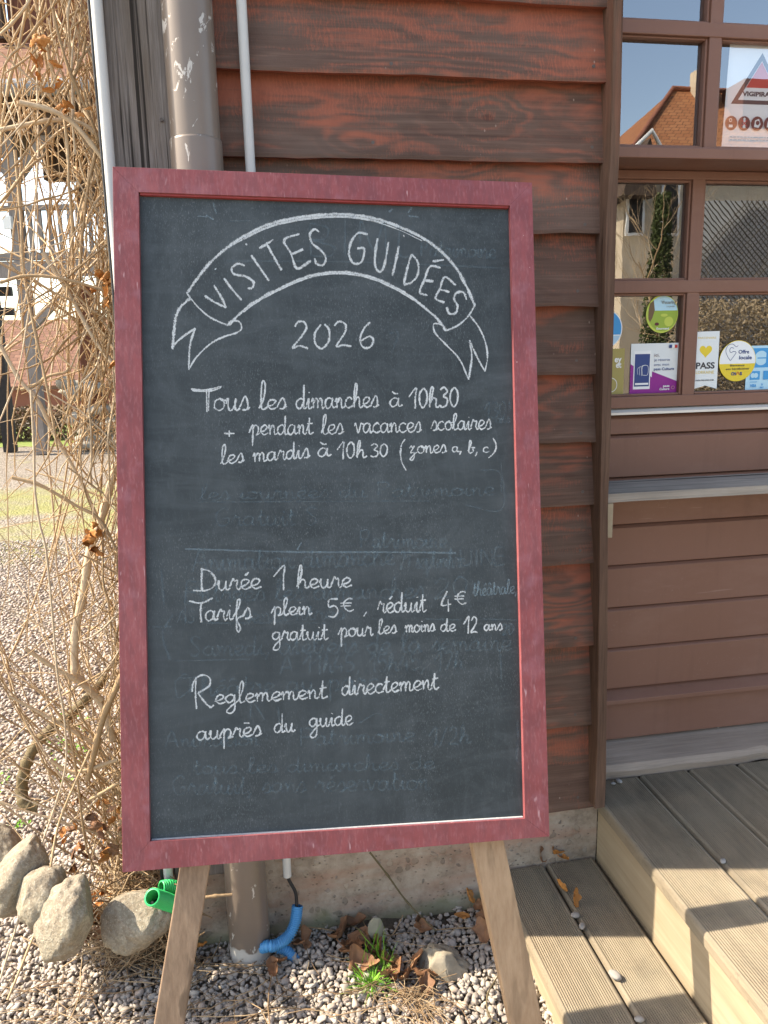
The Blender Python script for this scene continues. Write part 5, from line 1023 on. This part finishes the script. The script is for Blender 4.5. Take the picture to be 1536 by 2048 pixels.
# ------------------------------------------------------------------ fallen leaves, grass, stick
GL = 'fallen leaves'
def put_leaf(px, py, z, s, lab, rot=None, mesh=None, grp=GL, lift=.008):
    q = Zp(px, py, z + lift); o = bpy.data.objects.new('fallen_leaf', mesh or rv.choice(LM)); COL.objects.link(o); o.location = tuple(q); o.rotation_euler = rot or (rv.uniform(-.8, .8), rv.uniform(-.8, .8), rv.uniform(0, 6.28)); o.scale = (s, s, s); tag(o, lab, 'leaf', grp); return o
lit = 'dry brown leaf in the leaf litter on the gravel between the easel legs'
for x, y, s in ((690, 1862, 1.1), (712, 1850, 1.15), (668, 1878, .9), (722, 1880, 1.2), (735, 1900, 1.1), (716, 1922, 1.3), (700, 1905, 1.0), (742, 1936, .9), (762, 1905, 1.0), (780, 1925, 1.1), (795, 1950, 1.2), (830, 1935, 1.15), (815, 1960, 1.1), (845, 1955, 1.1), (850, 1975, .9), (770, 1955, .9), (605, 1880, 1.0), (596, 1890, .7), (548, 1935, .9), (560, 1925, .7), (835, 1848, 1.0), (848, 1856, .8), (690, 1895, 1.0), (752, 1885, .8)): put_leaf(x, y, .012, s, lit)
put_leaf(936, 1795, .03, .75, 'orange brown leaf lying against the foundation beside the right easel leg', mesh=LO[0]); put_leaf(924, 1832, .02, .8, 'flat orange brown oval leaf on bare soil left of the right leg', (0.1, .1, 1.4), leaf_mesh('leaf', M['leaf_o'], 61, .05, .03, .35, False))
put_leaf(965, 1812, .02, .9, 'brown leaf tucked behind the right easel leg, upper'); put_leaf(972, 1835, .015, 1.0, 'brown leaf tucked behind the right easel leg, middle'); put_leaf(968, 1862, .015, 1.0, 'brown leaf tucked behind the right easel leg, lower')
put_leaf(1085, 1700, .105, 1.05, 'dark brown curled leaf against the foundation at the step', (1.2, .2, .4), LM[1], lift=.02); put_leaf(1108, 1708, .100, 1.1, 'lighter orange brown curled leaf against the foundation at the step', (1.0, -.3, 2.2), LO[2], lift=.02); put_leaf(1122, 1716, .096, .7, 'small pale leaf on the step beside the curled leaves', None, LO[3])
put_leaf(1146, 1796, .094, .85, 'curled orange leaf standing in the gap between the step planks', (.9, .6, .5), LO[1], lift=.014); put_leaf(1122, 1776, .094, .7, 'narrow orange leaf strip lying across the step gap', (.2, .9, .9), LO[4], lift=.008)
put_leaf(380 / 2.743 + 0, 1600 + 850 / 2.743, .02, .7, 'red brown leaf on gravel at the foot of the angular boulder', None, LM[2]); put_leaf(1110 / 2.743, 1600 + 805 / 2.743, .02, .6, 'small red brown leaf between left leg and downpipe', None, LO[2])
lab = 'dry leaf in the litter heaped between the boulders'
for x, y, s in ((150, 1790, .8), (60, 1815, .7), (110, 1880, .7), (200, 1870, .8), (235, 1835, .7), (212, 1850, .7), (190, 1800, .9), (215, 1790, .9), (228, 1780, .8), (180, 1850, 1.0), (172, 1870, 1.0), (186, 1840, 1.0), (165, 1880, .9), (250, 1805, .6), (205, 1812, .7), (160, 1862, .8), (225, 1825, .7)): put_leaf(x, y, .05, s, lab, mesh=rv.choice(LM + LO))
gt = MB(); gc = Zp(745, 1975, 0)
for k in range(150):
    a = rv.uniform(0, 6.28); sp = abs(rv.gauss(0, .022)); b = np.array([gc[0] + math.cos(a) * sp * 1.3, gc[1] + math.sin(a) * sp, .005]); h = rv.uniform(.02, .055); ln_ = rv.uniform(.005, .045); w = rv.uniform(.0010, .0019); dx = np.array([math.cos(a), math.sin(a), 0]); sd = np.array([-dx[1], dx[0], 0])
    pr = [b + dx * ln_ * t * t + np.array([0, 0, h * (t - .35 * t * t)]) for t in (0, .35, .7, 1)]
    for i in range(3): w0, w1 = w * (1 - i / 3.05), w * (1 - (i + 1) / 3.05); gt.face([pr[i] - sd * w0, pr[i] + sd * w0, pr[i + 1] + sd * w1, pr[i + 1] - sd * w1], smooth=True)
for k in range(30):
    b = Zp(760 + rv.gauss(0, 12), 1925 + rv.gauss(0, 12), .01); dx = np.array([rv.gauss(0, .3), rv.gauss(-.2, .2), 1]); h = rv.uniform(.04, .10); sd = np.array([1, .3, 0]) * .0012
    gt.face([b - sd, b + sd, b + dx * h * .6 + sd * .6, b + dx * h * .6 - sd * .6]); gt.face([b + dx * h * .6 - sd * .6, b + dx * h * .6 + sd * .6, b + dx * h + np.array([.006, 0, -.004])])
tag(gt.build('grass_tuft', M['grass']), 'small bright green grass tuft growing in the gravel under the board', 'grass')
sg = MB()
for k in range(110):
    c = Zp(800 + rv.gauss(0, 38), 2000 + rv.gauss(0, 22), .012); a = rv.gauss(.3, .8); L = rv.uniform(.03, .10); sg.tube([c, c + np.array([math.cos(a) * L * .5, -math.sin(a) * L * .5, rv.uniform(.005, .03)]), c + np.array([math.cos(a) * L, -math.sin(a) * L, rv.uniform(0, .02)])], .0008, 4)
tag(sg.build('dead_grass_clump', M['straw']), 'pale dead grass clump beside the green tuft', 'dead grass')
for pts, r, lab in (([Yp(740, 1705, 1.672), Yp(775, 1750, 1.672), Yp(815, 1805, 1.66), Yp(872, 1862, 1.60)], .0024, 'thin dark stick leaning diagonally against the concrete foundation'), ([Zp(690, 1846, .02), Zp(720, 1860, .03), Zp(745, 1880, .02), Zp(775, 1885, .02)], .0016, 'thin brown stalk lying across the brown leaves'), ([Zp(772, 1882, .015), Zp(790, 1862, .03), Zp(806, 1830, .05)], .0016, 'forked pale twig rising by the upright flat stone'), ([Zp(872, 1860, .02), Zp(920, 1856, .02), Zp(975, 1856, .02)], .0014, 'straight pale stalk on the gravel pointing at the right leg'), ([Zp(590, 1852, .03), Zp(640, 1857, .02), Zp(670, 1862, .02)], .0015, 'reddish stalk on the gravel right of the blue hose'), ([Zp(1000, 1945, .01), Zp(975, 1990, .03), Zp(978, 2030, .02), Zp(1000, 2048, .01)], .0018, 'curved red brown runner beside the right leg'), ([Yp(398, 1796, 1.56), Yp(430, 1792, 1.56), Yp(464, 1789, 1.563)], .0036, 'short pale broken twig in front of the downpipe')):
    m = MB(); P = smooth_path(pts, 5); m.tube(P, nodes(P, r, r * .8, 5, .5), 6); tag(m.build('stick', M['bark'] if 'dark' in lab or 'brown' in lab else M['straw']), lab, 'stick')
gw = MB()
for (px, py, n) in ((120, 1490, 34), (160, 1500, 40), (150, 1450, 20), (8, 1558, 16), (45, 1645, 12), (130, 1545, 10)):
    for k in range(n):
        c = Zp(px + rv.gauss(0, 16), py + rv.gauss(0, 10), .01); r = rv.uniform(.004, .010); a = rv.uniform(0, 6.28); t = np.array([math.cos(a), math.sin(a), .3]); s2 = np.array([-math.sin(a), math.cos(a), .1]); gw.face([c - t * r, c + s2 * r * .6 + np.array([0, 0, .004]), c + t * r, c - s2 * r * .6])
o = gw.build('small_weeds', M['grass']); stuff(o); o['label'] = 'tiny green weeds sprouting in the gravel by the vine'

# ------------------------------------------------------------------ far side of the yard, seen between the vine stems
def face_uv(mb, quad, su, sv):
    mb.face(quad, [(.001, 0), (su, 0), (su, sv), (.001, sv)])
tp = Zp(86, 908, 0); ux = right_w * np.array([1, 1, 0]); ux /= np.linalg.norm(ux); uy = np.array([-ux[1], ux[0], 0]); TY = tp
def L(a, b, z): return TY + ux * a + uy * b + np.array([0, 0, z])
def lbox(mb, a0, a1, b0, b1, z0, z1): mb.hexa([L(a0, b0, z0), L(a1, b0, z0), L(a1, b1, z0), L(a0, b1, z0), L(a0, b0, z1), L(a1, b0, z1), L(a1, b1, z1), L(a0, b1, z1)])
def lz(px, py):                                                 # height above the post's base plane
    n = uy; return on(px, py, n, float(n @ TY))
gal = thing('timber_shelter', 'old timber shelter with tiled roof and wooden gallery rail behind the vine', 'shelter', tuple(TY))
zr, zb_, zf = [float(lz(100, y)[2]) for y in (410, 512, 545)]; ze = float(lz(60, 222)[2])
for a in (-.08, 1.35, 2.8):
    m = MB(); lbox(m, a, a + .17, -.08, .09, 0, ze + (.3)); m.build('post', M['timg'], gal, .01)
m = MB(); lbox(m, -.5, 3.4, -.04, .05, zr - .07, zr); m.build('handrail', M['timg'], gal)
m = MB(); lbox(m, -.5, 3.4, -.05, .06, zb_ - .05, zb_ + .05); m.build('bottom_rail', M['timg'], gal); m = MB(); lbox(m, -.7, 3.4, -.14, -.09, zf - .08, zf + .16); m.build('floor_beam', M['timg'], gal)
for k in range(18):
    m = MB(); a = .16 + k * .15; m.hexa([L(a, -.02, zb_ + .05), L(a + .06, -.02, zb_ + .05), L(a + .06, .03, zb_ + .05), L(a, .03, zb_ + .05), L(a + rv.uniform(-.02, .02), -.02, zr - .07), L(a + .06, -.02, zr - .07), L(a + .06, .03, zr - .07), L(a, .03, zr - .07)]); m.build('baluster', M['timg'], gal)
m = MB(); m.prism([L(.09, -.05, zf - .85), L(.09, -.05, zf - .68), L(.75, -.05, zf - .08), L(.92, -.05, zf - .08)], uy * .1); m.build('brace', M['timg'], gal); m = MB(); m.prism([L(.09, -.05, ze - 1.0), L(.09, -.05, ze - .8), L(.8, -.05, ze), L(1.0, -.05, ze)], uy * .1); m.build('brace', M['timg'], gal); m = MB(); m.prism([L(-.08, -.05, ze - .9), L(-.08, -.05, ze - .72), L(-.7, -.05, ze), L(-.9, -.05, ze)], uy * .1); m.build('brace', M['timg'], gal)
m = MB(); lbox(m, -3.5, 3.6, -.5, 2.5, ze - .02, ze + .14); m.build('soffit', M['tim'], gal)
for q_ in ((-3.5, 3.6, -.10, .10, ze - .34, ze - .025), (.62, 3.6, .9, 1.1, ze - 1.25, ze - .03), (.1, .615, .9, 1.1, ze - .75, ze - .03)): m = MB(); lbox(m, *q_); m.build('beam', M['tim'], gal)
m = MB(); lbox(m, .75, 3.4, 2.2, 2.4, zf + .2, ze); m.build('back_wall', M['timr'], gal)
for q_ in ((.35, .62, 1.0, 1.2), (.95, 1.1, 1.2, 1.4)): m = MB(); lbox(m, *q_, 0, zf - .1); m.build('post', M['timr'], gal)
m = MB(); m.tube([L(-3.6, -.62, ze + .12), L(3.6, -.62, ze + .12)], .11, 12); m.build('gutter', M['zinc'], gal)
m = MB(); face_uv(m, [L(-3.6, -.62, ze + .16), L(3.6, -.62, ze + .16), L(3.0, 1.0, ze + 1.35), L(-.35, 1.0, ze + 1.35)], 7.2, 2.4); face_uv(m, [L(3.6, -.62, ze + .16), L(3.6, 3.5, ze + .16), L(3.0, 1.0, ze + 1.35), L(3.0, .99, ze + 1.35)], 4, 2.4); m.build('roof', M['tile_r'], gal)
m = MB(); lbox(m, -.15, 3.2, .8, 1.3, ze + 1.2, ze + 3.6); m.build('gable_wall', M['timr'], gal)
m = MB(); lbox(m, -.30, -.16, .6, .78, ze + 1.2, ze + 3.6); m.build('bargeboard', M['tim'], gal)
m = MB(); lbox(m, -.14, -.02, -.16, -.085, zf + .62, zf + .80); m.build('lamp', M['whitep'], gal)
wl = thing('stone_wall', 'low rubble stone heap under the timber shelter behind the vine', 'stone wall', tuple(L(1.2, .6, 0)))
bv, bf = ico(2); m = MB()
for k in range(46):
    c = L(rv.uniform(.25, 2.6), rv.uniform(.3, .9), rv.uniform(.05, 1.1)); s = np.array([rv.uniform(.14, .3), rv.uniform(.12, .2), rv.uniform(.08, .15)])
    b = len(m.v); m.v += [tuple(c + q * s * (1 + .2 * mnoise.noise(Vector(q) * 1.4 + Vector((k, 0, 0))))) for q in bv]
    for q in bf: m.f.append([b + int(i) for i in q]); m.uv.append([(0, 0)] * 3); m.sm.append(True)
m.build('stones', M['stonew'], wl)
# black posts at the left edge
bp_ = thing('black_post', 'tall black stained post with crossbars at the left edge', 'post', tuple(Zp(22, 903, 0)))
q = Zp(22, 903, 0); m = MB(); m.box(q[0] - .09, q[0] + .09, q[1] - .09, q[1] + .09, 0, float(Yp(0, 560, q[1])[2])); m.build('post', M['blackp'], bp_)
m = MB(); z1 = float(Yp(0, 583, q[1])[2]); m.box(q[0] - 2.5, q[0] + .3, q[1] - .06, q[1] + .06, z1 - .07, z1 + .07); m.build('crossbar', M['blackp'], bp_); m = MB(); z1 = float(Yp(0, 622, q[1])[2]); m.box(q[0] + .02, q[0] + .30, q[1] - .07, q[1] + .05, z1 - .07, z1 + .05); m.build('crossbar', M['blackp'], bp_)
# house beyond
hs_c = Yp(40, 800, 22); hs = thing('house', 'pink rendered house with red tiled roof far behind the vine', 'house', (float(hs_c[0]), 22, 0))
ze2 = float(Yp(20, 765, 22)[2]); zr2 = float(Yp(20, 640, 25)[2]); xa, xb = hs_c[0] - 7, hs_c[0] + 5
m = MB(); m.box(xa, xb, 22, 28, 0, ze2); m.build('wall', M['pinkw'], hs)
m = MB(); face_uv(m, [(xa - .3, 21.6, ze2 - .1), (xb + .3, 21.6, ze2 - .1), (xb + .3, 25, zr2), (xa - .3, 25, zr2)], 12, 5); face_uv(m, [(xb + .3, 28.4, ze2 - .1), (xa - .3, 28.4, ze2 - .1), (xa - .3, 25, zr2), (xb + .3, 25, zr2)], 12, 5); m.build('roof', M['tile_r'], hs)
m = MB(); m.box(xa, xb, 21.93, 22, 0, .75); m.build('plinth', simple('brick_red_plinth', (.32, .13, .08), .9, .2, 5, .1), hs)
def leaf_cloud(name, mat, parent, box, n, sz, seed):
    r = np.random.default_rng(seed); lo, hi = np.array(box[0]), np.array(box[1]); c = lo + (hi - lo) * r.random((n, 3)); a = r.normal(size=(n, 3)); a /= np.linalg.norm(a, axis=1)[:, None]; b = np.cross(a, r.normal(size=(n, 3))); b /= np.linalg.norm(b, axis=1)[:, None]; s = sz * r.uniform(.6, 1.3, (n, 1))
    V = np.stack([c - a * s, c + b * s * .5, c + a * s, c - b * s * .5], 1).reshape(-1, 3)
    if parent is not None: V = V - np.array(base_of(parent))
    return np_mesh(name, V, np.arange(n * 4).reshape(-1, 4), mat, parent, False)
hq = Yp(20, 870, 15.5); o = leaf_cloud('hedge', M['hedge'], None, ((hq[0] - 3.5, 15.3, 0), (hq[0] + 2.2, 16.0, .62)), 9000, .045, 5); tag(o, 'low brown leafless hedge in front of the far house', 'hedge')
lw = MB(); a, b = Zp(-200, 897, 0), Zp(150, 897, 0); lw.face([(a[0], a[1], -.006), (b[0] + 2, b[1], -.006), (b[0] + 2, 19, -.006), (a[0] - 6, 19, -.006)]); structure(lw.build('lawn', simple('short_lawn', (.17, .22, .05), .95, .3, 8, .3)))

# ------------------------------------------------------------------ across the yard, behind the photographer: what the panes mirror
PU, PLW = 1.7985, 1.8935
d0 = 15.0; rl, rr = refl(1345, 181, PU, d0 + 3), refl(1412, 181, PU, d0 + 3)
hb_ = thing('house', 'cream house with steep orange tiled roof across the yard, mirrored in the shop window', 'house', (float(rl[0]), -d0 - 2, 0))
el = refl(1235, 335, PU, d0); er = el[0] + 16; zev = float(refl(1300, 345, PU, d0)[2]); yb0, yb1 = -d0, -d0 - 6
m = MB(); m.box(el[0] + .4, er - .4, yb1 + .2, yb0 - .2, 0, zev + .1); m.build('wall', M['cream'], hb_)
m = MB(); R0, R1 = (rl[0], -d0 - 3, rl[2]), (er - 3, -d0 - 3, rl[2])
face_uv(m, [(er, yb0, zev), (el[0], yb0, zev), R0, R1], 14, 4.5); face_uv(m, [(el[0], yb0, zev), (el[0], yb1, zev), R0, (R0[0], R0[1] + .001, R0[2])], 6, 4.5); face_uv(m, [(el[0], yb1, zev), (er, yb1, zev), R1, R0], 14, 4.5); rfo = m.build('roof', M['tile_o'], hb_)
m = MB(); m.tube([(el[0], yb0, zev + .06), (rl[0], -d0 - 3, rl[2] + .05), R1], .07, 8); m.build('ridge_tiles', simple('ridge_tiles', (.26, .10, .06), .9, .3, 6, .2), hb_)
ch = refl(1402, 200, PU, d0 + 2.4); m = MB(); m.box(ch[0], ch[0] + .38, -d0 - 3.0, -d0 - 2.3, zev + 1, rl[2] + .45); m.build('chimney', M['cream'], rfo)
m = MB(); m.box(ch[0] + .75, er, -d0 - 2.6, -d0 - 1.6, zev, rl[2] - .1); m.build('dormer', M['timr'], rfo)
gp = refl(1302, 262, PU, d0 - .5); ga, gb_ = refl(1252, 312, PU, d0 - .5), refl(1325, 312, PU, d0 - .5)
m = MB(); m.prism([(ga[0], -d0 + .5, zev - .6), (gb_[0], -d0 + .5, zev - .6), (gp[0], -d0 + .5, gp[2] - .15)], (0, -1.2, 0)); m.build('gable', M['tim'], hb_)
m = MB(); m.tube([(ga[0] - .1, -d0 + .55, ga[2] - .1), (gp[0], -d0 + .55, gp[2]), (gb_[0] + .1, -d0 + .55, gb_[2] - .1)], .055, 6); m.build('bargeboard', M['whitep'], hb_)
for px in (1275, 1345):
    a, b = refl(px - 16, 360, PLW, d0 - .15), refl(px + 16, 470, PLW, d0 - .15); m = MB(); m.box(a[0], b[0], -d0 + .02, -d0 + .06, b[2], a[2]); wd = m.build('window', M['whitep'], hb_); m = MB(); m.box(a[0] + .07, b[0] - .07, -d0 + .061, -d0 + .07, b[2] + .07, a[2] - .07); m.build('pane', M['dark_in'], wd)
# grey lattice clad shed on the right
la, lb = refl(1392, 400, PLW, 10.0), refl(1560, 590, PLW, 10.0)
sd_ = thing('lattice_fence', 'tall pale grey lattice fence across the yard, mirrored in the right window panes', 'fence', (float(la[0]) + 3, -10.1, 0))
m = MB(); m.box(la[0], la[0] + 7, -10.16, -10.06, 0, la[2]); m.build('backing', simple('grey_board_wall', (.50, .50, .48), .8, .2, 4, .1), sd_)
m = MB()
for k in range(92):
    for sgn in (1, -1):
        x = la[0] + k * .11 - 3; p0 = np.array([x, -10.04, 0.]); p1 = np.array([x + sgn * la[2], -10.04, la[2]]); dx = p1[0] - p0[0]
        ta, tb = sorted(((la[0] - p0[0]) / dx, (la[0] + 7 - p0[0]) / dx)); t0, t1 = max(0, ta), min(1, tb)
        if t1 - t0 > .02: m.tube([p0 + (p1 - p0) * t0 + np.array([0, .012 * sgn, 0]), p0 + (p1 - p0) * t1 + np.array([0, .012 * sgn, 0])], .010, 4)
m.build('lattice', simple('brown_lattice', (.13, .105, .085), .8, .2, 10, 0), sd_)
def bare_tree(label, x, y, h, seed, r0=.16, ivy=0, spread=.55):
    r = random.Random(seed); t = thing('bare_tree', label, 'tree', (x, y, 0)); trunk = MB(); lim = MB()
    def grow(p, d, L, rad, dep, mb):
        P = [np.array(p)]; dd = np.array(d, float)
        for i in range(5): dd = dd + np.array([r.gauss(0, .13), r.gauss(0, .13), r.gauss(.04, .08)]); dd /= np.linalg.norm(dd); P.append(P[-1] + dd * L / 5)
        mb.tube(P, [rad * (1 - .45 * i / 5) for i in range(6)], 7 if dep < 2 else 4)
        if dep < 6:
            for _ in range(r.choice((2, 3, 3)) if dep < 4 else 2):
                a = r.gauss(0, spread); b = r.gauss(0, spread); nd = dd + np.array([a, b, r.uniform(-.1, .35)]); grow(P[r.choice((3, 4, 5, 5))], nd / np.linalg.norm(nd), L * r.uniform(.6, .82), rad * .52, dep + 1, lim)
    grow((x, y, -.05), (r.gauss(0, .05), 0, 1), h * .36, r0, 0, trunk); trunk.build('trunk', M['bark'], t); lim.build('crown', M['vine'], t)
    if ivy:
        n = ivy; q = np.random.default_rng(seed); z = q.random(n) * h * .85; a = q.random(n) * 6.28; rr = r0 * 1.1 + q.random(n) * .34 * (1.1 - z / h); c = np.stack([x + rr * np.cos(a), y + rr * np.sin(a), z], 1)
        u = q.normal(size=(n, 3)); u /= np.linalg.norm(u, axis=1)[:, None]; w = np.cross(u, q.normal(size=(n, 3))); w /= np.linalg.norm(w, axis=1)[:, None]; s = .035 * q.uniform(.6, 1.3, (n, 1))
        V = np.stack([c - u * s, c + w * s * .7, c + u * s, c - w * s * .7], 1).reshape(-1, 3) - np.array([x, y, 0]); np_mesh('ivy', V, np.arange(n * 4).reshape(-1, 4), M['ivy'], t, False)
tq = refl(1318, 560, PLW, 12.0); bare_tree('bare tree with ivy wrapped trunk across the yard, mirrored in the left lower panes', float(tq[0]), -12.0, 5.4, 4, .075, 9000)
tq = refl(1372, 560, PLW, 12.6); bare_tree('bare many branched tree across the yard beside the lattice fence, mirrored in the panes', float(tq[0]), -12.6, 5.0, 11, .04, 0, .42)
tq = refl(1255, 560, PLW, 13); bare_tree('thin bare tree across the yard before the cream house, mirrored in the panes', float(tq[0]), -13, 5.0, 19, .04, 0, .42)
tq = refl(1285, 560, PLW, 12.2); bare_tree('slim bare sapling left of the ivy wrapped tree across the yard, mirrored in the panes', float(tq[0]), -12.2, 4.6, 31, .035, 0, .35)
tq = refl(1345, 560, PLW, 12.3); bare_tree('slim bare sapling right of the ivy wrapped tree across the yard, mirrored in the panes', float(tq[0]), -12.3, 4.8, 37, .035, 0, .35)
tq = refl(1440, 560, PLW, 9.4); bare_tree('bare bushy climber in front of the lattice fence, mirrored in the right panes', float(tq[0]), -9.4, 3.8, 23, .03, 0, .6)
hq2 = refl(1400, 640, PLW, 7); o = leaf_cloud('hedge', M['hedge2'], None, ((hq2[0] - .1, -7.8, 0), (hq2[0] + 4, -7, hq2[2] + .3)), 30000, .028, 8); tag(o, 'brown clipped hedge across the yard, mirrored in the lower right pane', 'hedge')
